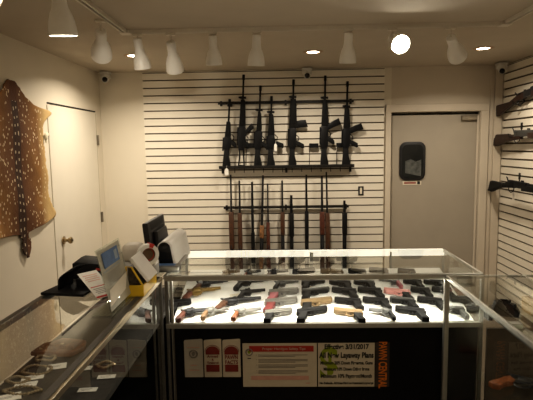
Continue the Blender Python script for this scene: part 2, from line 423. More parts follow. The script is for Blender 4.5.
# ------------------------------------------------------------------ deer hide on the left wall
def hide():
    m = bpy.data.materials.new('spotted_deer_fur'); m.use_nodes = True
    nt = m.node_tree; b = nt.nodes['Principled BSDF']; b.inputs['Roughness'].default_value = .85
    N = nt.nodes.new; Lk = nt.links.new
    tc = N('ShaderNodeTexCoord'); sep = N('ShaderNodeSeparateXYZ'); Lk(tc.outputs['Object'], sep.inputs[0])
    nz = N('ShaderNodeTexNoise'); nz.inputs['Scale'].default_value = 7; nz.inputs['Detail'].default_value = 8
    Lk(tc.outputs['Object'], nz.inputs['Vector'])
    def math_(op, a, b_=None, c=None):
        n = N('ShaderNodeMath'); n.operation = op
        for i, v in enumerate((a, b_, c)):
            if v is None: continue
            if isinstance(v, (int, float)): n.inputs[i].default_value = v
            else: Lk(v, n.inputs[i])
        return n.outputs[0]
    def mix(f, a, c):
        n = N('ShaderNodeMix'); n.data_type = 'RGBA'
        Lk(f, n.inputs[0])
        for s, v in ((6, a), (7, c)):
            if isinstance(v, tuple): n.inputs[s].default_value = (*v, 1)
            else: Lk(v, n.inputs[s])
        return n.outputs[2]
    ax = math_('ABSOLUTE', sep.outputs['Y'])
    n2 = N('ShaderNodeTexNoise'); n2.inputs['Scale'].default_value = 2.6; n2.inputs['Detail'].default_value = 3; Lk(tc.outputs['Object'], n2.inputs['Vector'])
    n2r = N('ShaderNodeMapRange'); n2r.inputs[1].default_value = .38; n2r.inputs[2].default_value = .64; Lk(n2.outputs['Fac'], n2r.inputs[0])
    base = mix(nz.outputs['Fac'], (.11, .040, .010), (.58, .30, .085))
    base = mix(math_('MULTIPLY', n2r.outputs[0], .55), base, (.10, .034, .010))
    # darker toward the spine, golden at the flank, pale on the edge
    mr = N('ShaderNodeMapRange'); mr.inputs[1].default_value = .03; mr.inputs[2].default_value = .30; Lk(ax, mr.inputs[0])
    base = mix(mr.outputs[0], (.10, .034, .012), base)
    ed = N('ShaderNodeMapRange'); ed.inputs[1].default_value = .27; ed.inputs[2].default_value = .40; Lk(ax, ed.inputs[0])
    base = mix(ed.outputs[0], base, (.60, .42, .19))
    # spots
    mp = N('ShaderNodeMapping'); mp.inputs['Scale'].default_value = (0, 36, 27); Lk(tc.outputs['Object'], mp.inputs[0])
    vo = N('ShaderNodeTexVoronoi'); vo.inputs['Scale'].default_value = 1; vo.inputs['Randomness'].default_value = 1.
    Lk(mp.outputs[0], vo.inputs['Vector'])
    sp = math_('LESS_THAN', vo.outputs['Distance'], .26)
    inside = math_('MULTIPLY', math_('LESS_THAN', ax, .36), math_('GREATER_THAN', ax, .055))
    inz = math_('LESS_THAN', sep.outputs['Z'], .50)
    col = mix(math_('MULTIPLY', math_('MULTIPLY', sp, inside), math_('MULTIPLY', inz, .72)), base, (.80, .66, .44))
    # spine band with two files of pale dots
    band = math_('MULTIPLY', math_('LESS_THAN', math_('ADD', ax, math_('MULTIPLY', nz.outputs['Fac'], .03)), .058), math_('LESS_THAN', sep.outputs['Z'], .42))
    col = mix(math_('MULTIPLY', band, .7), col, (.022, .011, .006))
    wz = math_('SINE', math_('ADD', math_('MULTIPLY', sep.outputs['Z'], 105.), math_('MULTIPLY', nz.outputs['Fac'], 14.)))
    wy = math_('LESS_THAN', math_('ABSOLUTE', math_('SUBTRACT', ax, .020)), .006)
    dots = math_('MULTIPLY', math_('MULTIPLY', math_('GREATER_THAN', wz, .55), wy), band)
    col = mix(math_('MULTIPLY', dots, .75), col, (.72, .60, .42))
    Lk(col, b.inputs['Base Color'])
    fz = N('ShaderNodeTexNoise'); fz.inputs['Scale'].default_value = 90; fz.inputs['Detail'].default_value = 4
    mp2 = N('ShaderNodeMapping'); mp2.inputs['Scale'].default_value = (1, 1.6, .35); Lk(tc.outputs['Object'], mp2.inputs[0]); Lk(mp2.outputs[0], fz.inputs['Vector'])
    bp = N('ShaderNodeBump'); bp.inputs['Strength'].default_value = .6; bp.inputs['Distance'].default_value = .01
    Lk(fz.outputs['Fac'], bp.inputs['Height']); Lk(bp.outputs['Normal'], b.inputs['Normal'])
    Z0 = 1.60
    tab = [(2.155, .04), (2.13, .08), (2.10, .115), (2.06, .165), (2.03, .225), (2.012, .27), (1.998, .33), (1.988, .50), (1.975, .55), (1.958, .53), (1.935, .46), (1.91, .415), (1.87, .375),
           (1.78, .372), (1.68, .378), (1.60, .382), (1.53, .386), (1.41, .390), (1.33, .40), (1.27, .43), (1.22, .475), (1.19, .51), (1.165, .515), (1.145, .49), (1.132, .40), (1.12, .30),
           (1.11, .13), (1.095, .055), (1.06, .04), (1.02, .055), (.98, .058), (.95, .04), (.918, .006)]
    Y0 = 3.315
    rows = []; rnd = random.Random(3)
    zs = []
    for (z1, w1), (z2, w2) in zip(tab, tab[1:]):
        n = max(1, int((z1-z2)/.012))
        for k in range(n): zs.append((z1+(z2-z1)*k/n, w1+(w2-w1)*k/n))
    zs.append(tab[-1])
    NC = 36
    for z, wd in zs:
        r = []
        shift = .02*(1.6-z)+.03*(z < 1.1)*min(1, (1.1-z)/.05)
        jl = rnd.uniform(-1, 1)*.008; jr = rnd.uniform(-1, 1)*.008
        for k in range(NC+1):
            q = k/NC*2-1
            y = q*wd+(jl if q < 0 else jr)*abs(q)**6
            bulge = .012+.010*math.sin(y*11+z*5)*math.sin(z*7)+.02*max(0, abs(q)-.85)*math.sin(z*31)
            r.append((.01+max(.004, bulge), y+shift, z-Z0))
        rows.append(r)
    mbh = MB().use(m).grid(rows)
    o = mbh.build('deer_hide', None, T(XL, Y0, Z0), angle=3.2)
    sd = o.modifiers.new('thick', 'SOLIDIFY'); sd.thickness = .008; sd.offset = 0
    tag(o, 'spotted brown deer hide spread flat on the left wall', 'animal hide')
    tf = mb(mat('pale_tuft', (.80, .74, .58), .9, var=.15, scale=60, bump=.5))
    tf.sphere((.02, .425, .185), .022, None, (.6, 1, 1.3)).sphere((.018, .45, .20), .018, None, (.6, 1.4, .9)).sphere((.018, .43, .155), .014, None, (.5, .8, 1.6))
    tf.build('fur_tuft', o)
hide()

# ------------------------------------------------------------------ display cases
ZT = 1.10
def pane(a, b, c, d, name, parent, m=None):
    return mb(m or GLASS).quad(a, b, c, d).build(name, parent)
def bar(m, p0, p1, w, h=None, bev=.002):
    p0 = Vector(p0); p1 = Vector(p1); c = (p0+p1)/2; d = p1-p0
    h = h or w
    s = (abs(d.x) or w, abs(d.y) or w, abs(d.z) or h)
    return mb(m).box(tuple(c), s, bev=bev)

# front case: X -.54..90, Y 2.155..2.676
FX0, FX1, FY0, FY1 = -.535, .905, 2.155, 2.676
fc = empty('display_case', T(0, 2.4, 0), 'glass display case of handguns across the back of the aisle', 'display case')
def fcb(mbx, name): 
    o = mbx.build(name, fc); o.matrix_local = T(0, -2.4, 0); return o
fcb(mb(PANELBK).box(((FX0+FX1)/2, FY0+.022, .425), (FX1-FX0-.02, .012, .83)), 'front_panel')
fcb(mb(PANELBK).box(((FX0+FX1)/2, (FY0+FY1)/2, .03), (FX1-FX0-.02, FY1-FY0-.02, .06)).box(((FX0+FX1)/2, FY1-.02, .425), (FX1-FX0-.02, .012, .83)).box((FX0+.012, (FY0+FY1)/2, .425), (.012, FY1-FY0-.03, .83)).box((FX1-.012, (FY0+FY1)/2, .425), (.012, FY1-FY0-.03, .83)), 'base_cabinet')
SL = .251; ZD0 = .872
def zdeck(y): return ZD0+SL*(y-2.165)
dk = mb(DECKW)
y0, y1 = FY0+.012, FY1-.015
dk.prism([(y0, zdeck(y0)), (y1, zdeck(y1)), (y1, zdeck(y1)-.02), (y0, zdeck(y0)-.02)], FX1-FX0-.05, T((FX0+FX1)/2, 0, 0) @ Matrix(((0, 0, 1, 0), (1, 0, 0, 0), (0, 1, 0, 0), (0, 0, 0, 1))))
fcb(dk, 'deck')
fcb(mb(GLASST).quad((FX0+.03, FY0-.006, .02), (FX1, FY0-.006, .02), (FX1, FY0-.006, .85), (FX0+.03, FY0-.006, .85)), 'lower_dimming_glass')  # tinted pane added to darken the leaflets and signs
fcb(bar(CHROME, (FX0, FY0, .863), (FX1, FY0, .863), .022, .024), 'deck_rail')
for x in (FX0+.008, FX0+.03): fcb(bar(DARKAL if x < FX0+.02 else CHROME, (x, FY0, .0), (x, FY0, ZT-.02), .016 if x < FX0+.02 else .012), 'post')
fcb(bar(CHROME, (FX1, FY0, 0), (FX1, FY0, ZT-.02), .016), 'post')
fcb(bar(CHROME, (FX0, FY1, .86), (FX0, FY1, ZT-.02), .014), 'post')
fcb(bar(CHROME, (FX1, FY1, .86), (FX1, FY1, ZT-.02), .014), 'post')
fcb(bar(CHROME, (.17, FY1-.01, .98), (.17, FY1-.01, ZT-.01), .018), 'rear_support')
fcb(bar(DARKAL, (.61, FY1-.01, .98), (.61, FY1-.01, ZT-.01), .012), 'rear_support')
fcb(bar(CHROME, (FX0, FY0, ZT-.012), (FX1, FY0, ZT-.012), .022, .024), 'front_top_rail')
fcb(bar(WHITERAIL, (FX0, FY1, ZT-.018), (FX1, FY1, ZT-.018), .03, .034), 'rear_top_rail')
for x in (FX0, FX1): fcb(bar(CHROME, (x, FY0, ZT-.008), (x, FY1, ZT-.008), .012, .016), 'side_top_rail')
fcb(mb(LED).box(((FX0+FX1)/2, FY0+.022, ZT-.024), (FX1-FX0-.06, .014, .006)), 'light_strip')
def fpane(a, b, c, d, name): 
    o = pane(a, b, c, d, name, fc); o.matrix_local = T(0, -2.4, 0)
fpane((FX0, FY0, ZT), (FX1, FY0, ZT), (FX1, FY1, ZT), (FX0, FY1, ZT), 'top_glass')
fpane((FX0, FY0, .875), (FX1, FY0, .875), (FX1, FY0, ZT-.02), (FX0, FY0, ZT-.02), 'front_glass')
fpane((FX0, FY1, .98), (FX1, FY1, .98), (FX1, FY1, ZT-.02), (FX0, FY1, ZT-.02), 'rear_glass')
fpane((FX0, FY0, .875), (FX0, FY1, .875), (FX0, FY1, ZT-.02), (FX0, FY0, ZT-.02), 'end_glass')
fpane((FX1, FY0, .875), (FX1, FY1, .875), (FX1, FY1, ZT-.02), (FX1, FY0, ZT-.02), 'end_glass')

# left counter case: X -.955..-.545
LX0, LX1, LY0, LY1 = -.955, -.548, .35, 2.66
lc = empty('display_case', T(-.75, 1.5, 0), 'glass-topped display case along the left counter holding jewellery and tags', 'display case')
def lcb(mbx, name): 
    o = mbx.build(name, lc); o.matrix_local = T(.75, -1.5, 0); return o
lcb(mb(DECKD).box(((LX0+LX1)/2, (LY0+LY1)/2, .89), (LX1-LX0-.02, LY1-LY0-.02, .02)), 'deck')
lcb(mb(PANELBK).box(((LX0+LX1)/2-.03, (LY0+LY1)/2, .03), (LX1-LX0-.08, LY1-LY0-.02, .06)).box((LX0+.012, (LY0+LY1)/2, .44), (.016, LY1-LY0-.02, .86)).box(((LX0+LX1)/2, LY1-.012, .44), (LX1-LX0-.02, .016, .86)).box(((LX0+LX1)/2, LY0+.012, .44), (LX1-LX0-.02, .016, .86)).box(((LX0+LX1)/2, (LY0+LY1)/2, .45), (LX1-LX0-.04, LY1-LY0-.04, .02)), 'base_cabinet')
lcb(bar(mat('warm_lit_aluminium', (.40, .34, .24), .38, .9, var=.06, scale=40), (LX1+.002, LY0, ZT-.010), (LX1+.002, 2.14, ZT-.010), .010, .020), 'front_top_rail')  # gold tint stands for warm light reflected by the rail
lcb(bar(mat('dark_rail_paint', (.07, .062, .05), .6, var=.1), (LX1-.015, LY0, ZT-.005), (LX1-.015, 2.14, ZT-.005), .024, .012), 'front_inner_rail')
lcb(bar(DARKAL, (LX0, LY0, ZT-.012), (LX0, LY1, ZT-.012), .026, .024), 'rear_top_rail')
lcb(bar(DARKAL, (LX0, LY1, ZT-.012), (LX1, LY1, ZT-.012), .02, .024), 'end_top_rail')
lcb(bar(DARKAL, (LX0, LY0, ZT-.012), (LX1, LY0, ZT-.012), .02, .024), 'end_top_rail')
lcb(bar(DARKAL, (LX1, 2.125, 0), (LX1, 2.125, ZT-.02), .014), 'post')
lcb(bar(DARKAL, (LX1, LY0, 0), (LX1, LY0, ZT-.02), .014), 'post')
def lpane(a, b, c, d, name, m=None): 
    o = pane(a, b, c, d, name, lc, m); o.matrix_local = T(.75, -1.5, 0)
lpane((LX0, LY0, ZT), (LX1, LY0, ZT), (LX1, LY1, ZT), (LX0, LY1, ZT), 'top_glass')
lpane((LX1, LY0, .02), (LX1, 2.12, .02), (LX1, 2.12, ZT-.02), (LX1, LY0, ZT-.02), 'front_glass', GLASSF)
lpane((LX0, LY0, .90), (LX0, LY1, .90), (LX0, LY1, ZT-.02), (LX0, LY0, ZT-.02), 'rear_glass', GLASST)  # tint makes the wall behind look less lit

# right counter case: X .735..1.26
RX0, RX1, RY0, RY1 = .735, 1.27, .35, 2.122
rc = empty('display_case', T(1.0, 1.3, 0), 'glass display case along the right counter holding a wood-gripped revolver', 'display case')
def rcb(mbx, name): 
    o = mbx.build(name, rc); o.matrix_local = T(-1.0, -1.3, 0); return o
rcb(mb(SHELFB).box(((RX0+RX1)/2, (RY0+RY1)/2, .48), (RX1-RX0-.02, RY1-RY0-.02, .02)), 'deck')
rcb(mb(SHELFB).box(((RX0+RX1)/2, (RY0+RY1)/2, .03), (RX1-RX0-.04, RY1-RY0-.02, .06)), 'base_cabinet')
rcb(mb(mat('added_dark_board', (.075, .056, .038), .7, var=.25, scale=12)).box(((.915+RX1)/2, RY1-.008, .46), (RX1-.915, .012, .80)), 'added_dark_panel')  # board added to darken the bright view through the case end
rcb(bar(CHROME, (RX0, RY0, ZT-.009), (RX0, RY1, ZT-.009), .012, .018), 'front_top_rail')
rcb(bar(CHROME, (RX0, RY1, ZT-.005), (RX1, RY1, ZT-.005), .010, .010), 'end_top_rail')
rcb(bar(CHROME, (RX1, RY0, ZT-.011), (RX1, RY1, ZT-.011), .018, .022), 'rear_top_rail')
rcb(bar(CHROME, (RX0, RY1, 0), (RX0, RY1, ZT-.02), .022, .022), 'post')
rcb(bar(CHROME, (RX1, RY1, 0), (RX1, RY1, ZT-.02), .018), 'post')
rcb(bar(DARKAL, (1.19, 1.95, .49), (1.19, 1.95, ZT-.02), .012), 'rear_support')
rcb(mb(GLASS).quad((.86, RY0+.05, .975), (RX1-.02, RY0+.05, .975), (RX1-.02, RY1-.02, .975), (.86, RY1-.02, .975)), 'glass_shelf')
rcb(mb(GLASS).quad((.86, RY0+.05, .66), (RX1-.02, RY0+.05, .66), (RX1-.02, RY1-.02, .66), (.86, RY1-.02, .66)), 'glass_shelf')
rcb(mb(DARKAL).box((.86, (RY0+RY1)/2, .975), (.006, RY1-RY0-.1, .006)), 'shelf_edge')
def rpane(a, b, c, d, name, m=None): 
    o = pane(a, b, c, d, name, rc, m); o.matrix_local = T(-1.0, -1.3, 0)
rpane((RX0, RY0, ZT), (RX1, RY0, ZT), (RX1, RY1, ZT), (RX0, RY1, ZT), 'top_glass')
rpane((RX0, RY0, .02), (RX0, RY1, .02), (RX0, RY1, ZT-.02), (RX0, RY0, ZT-.02), 'front_glass', GLASSR)
rpane((RX0, RY1, .02), (RX1, RY1, .02), (RX1, RY1, ZT-.02), (RX0, RY1, ZT-.02), 'end_glass')

# ------------------------------------------------------------------ handguns on the deck
def ring(cx, cy, rx, ry, r, zsc=1., s=1):
    return [(s*(cx+rx*math.cos(a)), cy+ry*math.sin(a), 0) for a in [2*PI*k/14 for k in range(14)]]
def pistol(label, body, slide, grip, s, group, L=1., W=1.):
    """semi-automatic pistol lying on its side; local +X*s is the muzzle, +Y the sights, Z up from the deck"""
    o = empty('pistol', I(), label, 'handgun', group)
    P = lambda pts: [(s*x*L, y*W) for x, y in pts]
    zc = .016; Mz = T(0, 0, zc)
    mb(slide).prism(P([(-.083, .028), (-.088, .036), (-.088, .052), (-.083, .056), (.098, .056), (.102, .050), (.102, .030), (.098, .028)]), .026, Mz, bev=.003).prism(P([(.088, .056), (.094, .056), (.094, .061), (.090, .061)]), .004, Mz).prism(P([(-.08, .056), (-.068, .056), (-.068, .061), (-.08, .061)]), .014, Mz).build('slide', o)
    mb(body).prism(P([(-.088, .030), (-.096, .022), (-.088, .014), (-.03, .010), (.004, .012), (.012, .014), (.088, .014), (.090, .028), (-.083, .028)]), .022, Mz, bev=.002).build('frame', o)
    mb(grip).prism(P([(-.086, .016), (-.082, -.004), (-.112, -.058), (-.112, -.064), (-.068, -.070), (-.062, -.060), (-.036, -.008), (-.030, .012)]), .028, Mz, bev=.005).build('grip', o)
    mb(body).tube([(s*x*L, y*W, zc) for x, y in [(-.034, .010), (-.030, -.010), (-.020, -.017), (.000, -.017), (.012, -.012), (.016, .014)]], .0038, 6).build('trigger_guard', o)
    mb(GUNBLK).tube([(s*x*L, y*W, zc) for x, y in [(-.012, .012), (-.008, .003), (-.010, -.008)]], .003, 6).build('trigger', o)
    return o
def revolver(label, body, grip, s, group, L=1., W=1., bl=.11):
    o = empty('revolver', I(), label, 'handgun', group)
    P = lambda pts: [(s*x*L, y*W) for x, y in pts]
    zc = .019; Mz = T(0, 0, zc)
    mb(body).prism(P([(-.062, .052), (-.066, .030), (-.058, .012), (-.040, .004), (.002, .004), (.012, .010), (.014, .054), (-.045, .058)]), .016, Mz, bev=.002).build('frame', o)
    mb(body).cyl((s*.010*L, .043*W, zc), (s*(.014+bl)*L, .043*W, zc), .0085, .0078, 12).cyl((s*.010*L, .028*W, zc), (s*(.014+bl*.7)*L, .029*W, zc), .0055, .0055, 8).prism(P([(bl-.004, .050), (bl+.010, .050), (bl+.008, .059), (bl+.004, .059)]), .004, Mz).build('barrel', o)
    cy = mb(body).cyl((s*-.036*L, .032*W, zc), (s*.004*L, .032*W, zc), .0185, .0185, 18)
    for k in range(6):
        a = k*PI/3
        cy.cyl((s*-.012*L, .032*W+.0175*math.cos(a), zc+.0175*math.sin(a)), (s*.0045*L, .032*W+.0175*math.cos(a), zc+.0175*math.sin(a)), .004, .004, 6)
    cy.build('cylinder', o)
    mb(grip).prism(P([(-.060, .034), (-.074, .018), (-.082, -.004), (-.100, -.034), (-.106, -.050), (-.092, -.062), (-.072, -.058), (-.064, -.030), (-.048, -.004), (-.040, .010)]), .026, Mz, bev=.006).build('grip', o)
    mb(body).tube([(s*x*L, y*W, zc) for x, y in [(-.044, .006), (-.040, -.012), (-.028, -.020), (-.012, -.018), (-.002, -.006), (.002, .008)]], .0035, 6).build('trigger_guard', o)
    mb(body).prism(P([(-.056, .048), (-.072, .060), (-.076, .068), (-.066, .066), (-.050, .054)]), .007, Mz).build('hammer', o)
    return o
ANG = math.atan(SL)
def deck_place(o, X, Y, yaw):
    o.matrix_world = T(X, Y, zdeck(Y)+.0015) @ R(ANG, 'X') @ R(yaw, 'Z')
ORD = ['first', 'second', 'third', 'fourth', 'fifth', 'sixth', 'seventh', 'eighth', 'ninth', 'tenth', 'eleventh']
ROWS = [
 ('front row', 2.205, .086, .0047, [
  (176, 214, 'r', 1, GUNBLUE, WOODR, 'long dark revolver with red-brown grip'), (201, 230, 'r', 1, GUNSILV, WOODT, 'stainless revolver with tan grip'),
  (231, 263, 'r', 1, GUNSILV, WOODO, 'stainless revolver with orange grip'), (264, 293, 'p', 1, GUNSILV, GUNBLK, 'stainless pistol with black grip'),
  (296, 329, 'p', 1, GUNBLK, GUNPOLY, 'black pistol pointing right'), (333, 363, 'p', -1, GUNTAN, GUNPOLY, 'tan pistol with black grip'),
  (367, 393, 'r', -1, GUNGREY, GUNBLK, 'short grey revolver'), (395, 425, 'p', -1, GUNBLK, GUNPOLY, 'black pistol pointing left'),
  (446, 464, 'p', -1, GUNGREY, GUNGREY, 'small grey pistol'), (466, 486, 'p', -1, GUNBLK, GUNPOLY, 'small black pistol')]),
 ('second row', 2.292, .0905, .0049, [
  (171, 191, 'p', 1, GUNBLK, GUNPOLY, 'small black pistol'), (215, 262, 'r', 1, GUNBLUE, WOODB, 'long dark revolver with brown grip'),
  (264, 298, 'p', 1, GUNSILV, GRIPRED, 'stainless pistol with red grip'), (300, 333, 'p', 1, GUNTAN, GUNPOLY, 'tan pistol with black grip'),
  (334, 361, 'p', -1, GUNBLK, GUNPOLY, 'black pistol pointing left'), (362, 388, 'p', -1, GUNBLK, GUNPOLY, 'black pistol pointing left'),
  (389, 414, 'p', -1, GUNGREY, GUNPOLY, 'grey-slide pistol pointing left'), (416, 441, 'p', -1, GUNBLK, GUNPOLY, 'black pistol pointing left'),
  (449, 469, 'p', -1, GUNBLK, GUNPOLY, 'small black pistol')]),
 ('third row', 2.378, .0945, .0051, [
  (183, 222, 'r', 1, GUNGOLD, WOODR, 'brass-framed revolver with red-brown grip'), (238, 267, 'r', 1, GUNBLK, GUNBLK, 'black revolver'),
  (268, 299, 'p', 1, GUNSILV, GRIPPINK, 'stainless pistol with pink grip'), (301, 330, 'p', 1, GUNGREY, GUNPOLY, 'grey-slide pistol with black grip'),
  (331, 356, 'p', -1, GUNBLK, GUNPOLY, 'black pistol pointing left'), (357, 381, 'p', -1, GUNBLK, GUNPOLY, 'black pistol pointing left'),
  (382, 408, 'p', -1, GUNPINK, GUNPOLY, 'pink pistol with black grip'), (409, 428, 'p', -1, GUNBLK, GUNPOLY, 'black pistol pointing left'),
  (430, 449, 'p', -1, GUNBLK, GUNPOLY, 'small black pistol')]),
 ('fourth row', 2.466, .098, .0053, [
  (194, 230, 'r', 1, GUNBLUE, WOODB, 'dark revolver with brown grip'), (234, 270, 'r', 1, GUNBLK, GUNBLK, 'long black revolver'),
  (273, 300, 'r', 1, GUNGREY, GUNBLK, 'grey revolver'), (301, 326, 'p', 1, GUNGREY, GUNPOLY, 'dark grey pistol pointing right'),
  (328, 350, 'p', -1, GUNBLK, GUNPOLY, 'black pistol pointing left'), (352, 373, 'p', -1, GUNGREY, GUNPOLY, 'grey pistol pointing left'),
  (376, 399, 'r', -1, GUNGREY, GRIPPINK, 'grey revolver with pink grip'), (401, 419, 'p', -1, GUNBLK, GUNPOLY, 'black pistol pointing left'),
  (421, 441, 'p', -1, GUNBLK, GUNPOLY, 'black pistol pointing left')]),
 ('rearmost row', 2.578, .103, .0055, [
  (222, 242, 'r', 1, GUNTAN, WOODT, 'tan revolver'), (244, 263, 'r', 1, GUNGREY, WOODO, 'small revolver with orange grip'),
  (266, 290, 'r', 1, GUNBLUE, WOODB, 'dark revolver with brown grip'), (292, 316, 'p', 1, GUNBLK, GUNPOLY, 'black pistol pointing right'),
  (320, 343, 'p', -1, GUNTAN, GUNTAN, 'tan pistol'), (347, 365, 'p', -1, GUNBLK, GUNPOLY, 'black pistol pointing left'),
  (368, 387, 'p', -1, GUNGREY, GUNBLK, 'grey pistol'), (396, 413, 'p', -1, GUNBLK, GUNPOLY, 'small black pistol')])]
rg = random.Random(11)
for rn, Y, X0, k, items in ROWS:
    for i, (a, b, kind, s, body, grip, look) in enumerate(items):
        lab = '%s, %s from left in %s of the glass case' % (look, ORD[i], rn)
        grp = 'handguns in the glass case'
        ln = (b-a)*k
        xc = X0+((a+b)/2-300)*k
        if kind == 'p':
            Lf = ln/.20; o = pistol(lab, GUNPOLY if body in (GUNBLK, GUNGREY) else body, body, grip, s, grp, Lf, min(.76, max(.62, Lf*.9)))
        else:
            bl = .11; Lf = ln/(.106+.014+bl); 
            o = revolver(lab, body, grip, s, grp, Lf, min(.78, max(.64, Lf*.9)), bl)
            xc -= s*.010
        deck_place(o, xc, Y+rg.uniform(-.008, .008), s*.17+rg.uniform(-.05, .05))
# cards lying between the guns
for px, Y, X0, k, w_, h_, lab in ((235, 2.385, .096, .0051, .05, .04, 'cream card lying between revolvers in the glass case'), (389, 2.18, .086, .0047, .035, .018, 'small white card at the front edge of the gun deck'), (212, 2.515, .1, .0053, .0, .0, None)):
    if lab is None: continue
    c = mb(PAPERC if 'cream' in lab else PAPER).box((0, 0, .0012), (w_, h_, .0015))
    c.use(INKGRY).box((0, h_*.1, .0021), (w_*.6, h_*.08, .0003)).box((0, -h_*.15, .0021), (w_*.5, h_*.08, .0003))
    o = c.build('price_card'); tag(o, lab, 'card'); deck_place(o, X0+(px-300)*k, Y, .25)

# ------------------------------------------------------------------ leaflets and signs on the black front panel
YP = FY0+.0155
def leaflet(x, w_, h_, zb, label, faces):
    o = empty('pawn_leaflet', T(x, YP, zb), label, 'leaflet', 'leaflets on the black panel')
    paper = mb(PAPERC if faces != 'grey' else PAPERG)
    paper.prism([(-w_/2, 0), (w_/2, 0), (w_/2, h_), (w_/2-.006, h_+.003), (-w_/2+.004, h_-.002), (-w_/2, h_-.008)], .003, T(0, -.0025, 0) @ FACE)
    paper.prism([(-w_/2+.002, .001), (w_/2-.001, .001), (w_/2-.001, h_-.002), (-w_/2+.002, h_-.004)], .002, T(0, -.007, 0) @ R(-.012, 'X') @ FACE)
    paper.build('paper', o)
    F = T(0, -.0095, 0) @ FACE
    if faces == 'grey':
        n = mb(INKGRY)
        pts = [(.018*math.cos(2*PI*k/24), .115+.018*math.sin(2*PI*k/24), 0) for k in range(24)]
        n.tube(pts, .003, 6, F, closed=True)
        n.prism([(-.006, .108), (.0, .104), (.006, .110), (.008, .122), (0, .126), (-.008, .12)], .0008, F)
        n.build('emblem', o)
        mb(INKPINK).box((0, .147, 0), (.06, .003, .0008), F).box((0, .036, 0), (.05, .004, .0008), F).box((0, .06, 0), (.03, .004, .0008), F).build('print_bars', o)
        return
    dome_ = [(-.032, .112), (.032, .112)]+[(.032*math.cos(a), .125+.026*math.sin(a)) for a in [PI*k/14 for k in range(15)]]
    mb(INKDRED).prism(dome_, .0008, F).build('arch_block', o)
    mb(INKDRED).prism(rrect(.062, .034, .002), .0008, F @ T(0, .045, 0)).build('lower_block', o)
    arch = [(.035*math.cos(a), .126+.031*math.sin(a), 0) for a in [PI*k/14 for k in range(15)]]
    mb(INKDRED).tube(arch, .001, 5, F).build('arch_line', o)
    if faces == 'facts':
        text('lettering', 'PAWN', INKDRED, o, F @ T(0, .098, .0006), .026, .06, offset=.0006)
        text('lettering', 'FACTS', INKDRED, o, F @ T(0, .074, .0006), .024, .06, offset=.0006)
    else:
        text('lettering', 'Armed', INKDRED, o, F @ T(0, .103, .0006), .016, .052, offset=.0004)
        text('lettering', '&', INKDRED, o, F @ T(0, .087, .0006), .014, .01, offset=.0004)
        text('lettering', 'Trained', INKDRED, o, F @ T(0, .072, .0006), .014, .054, offset=.0004)
leaflet(-.415, .088, .182, .608, 'grey leaflet with round emblem, leftmost of three on the black panel', 'grey')
leaflet(-.325, .083, .182, .608, 'middle leaflet of three with red arch and an ampersand', 'armed')
leaflet(-.237, .084, .182, .608, 'leaflet with red arch reading PAWN FACTS', 'facts')

sg = empty('safety_notice', T(-.012, YP, .665), 'cream notice with red header bar between leaflets and layaway sign', 'sign')
mb(PAPERC).box((0, -.003, 0), (.346, .003, .212)).build('paper', sg)
FS = T(0, -.0052, 0) @ FACE
mb(INKRED).prism(rrect(.30, .028, .001), .0008, FS @ T(.008, .080, 0)).build('header_bar', sg)
text('lettering', 'Proper Handgun Safety Tips', PAPERC, sg, FS @ T(.02, .080, .0008), .017, .20)
em = mb(INKGRY).tube([(.015*math.cos(2*PI*k/20)-.142, .064+.015*math.sin(2*PI*k/20), 0) for k in range(20)], .003, 6, FS, closed=True)
em.use(INKGRN).prism(rrect(.014, .014, .006), .0008, FS @ T(-.142, .064, 0)).use(INKBLK).box((-.142, .034, 0), (.016, .004, .0006), FS)
em.build('emblem', sg)
ln = mb(INKGRY)
rl = random.Random(5)
for k, (y, n) in enumerate(((.050, 2), (.028, 3), (.002, 3), (-.026, 3))):
    ln.sphere((-.108, y, 0), .0016, FS)
    for j in range(n): ln.box((-.100+.115*(1 if j < n-1 else .75), y-j*.0065, 0), (.23*(1 if j < n-1 else .75), .0028, .0006), FS)
ln.build('print_lines', sg)
mb(INKPINK).box((0, -.062, 0), (.27, .020, .0006), FS).box((.13, -.088, 0), (.02, .004, .0006), FS).build('print_band', sg)

ly = empty('layaway_sign', T(.297, YP, .665), 'cream layaway plans sign with green dollar mark', 'sign')
mb(PAPERC).box((0, -.003, 0), (.262, .003, .212)).build('paper', ly)
text('dollar_mark', '$', INKGRN, ly, T(-.080, -.0050, -.002) @ FACE, .235, .085, offset=.004)
for s_, y, h, wd in (('Effective 3/31/2017', .088, .032, .205), ('All New Layaway Plans', .047, .036, .252), ('Minimum 20% Down Firearms, Guns', .010, .021, .242), ('Minimum 10% Down Other Items', -.020, .021, .212), ('Minimum 10% Payment/Month', -.054, .025, .236), ('No Refunds, All Sales Final on Returned Layaways', -.088, .014, .250)):
    text('lettering', s_, INKBLK, ly, T(.001, -.0056, y) @ FACE, h, wd, offset=.0013 if h > .03 else .0008)

oc = empty('pawn_central_banner', T(.464, YP, .665), 'black vertical strip with orange lettering right of the layaway sign', 'sign')
mb(mat('banner_black', (.055, .04, .03), .6, var=.2)).box((0, -.003, 0), (.066, .003, .214)).build('backing', oc)
text('lettering', 'PAWN CENTRAL', INKORG, oc, T(.0, -.0052, 0) @ FACE @ R(-PI/2, 'Z'), .052, .225, offset=.0012)

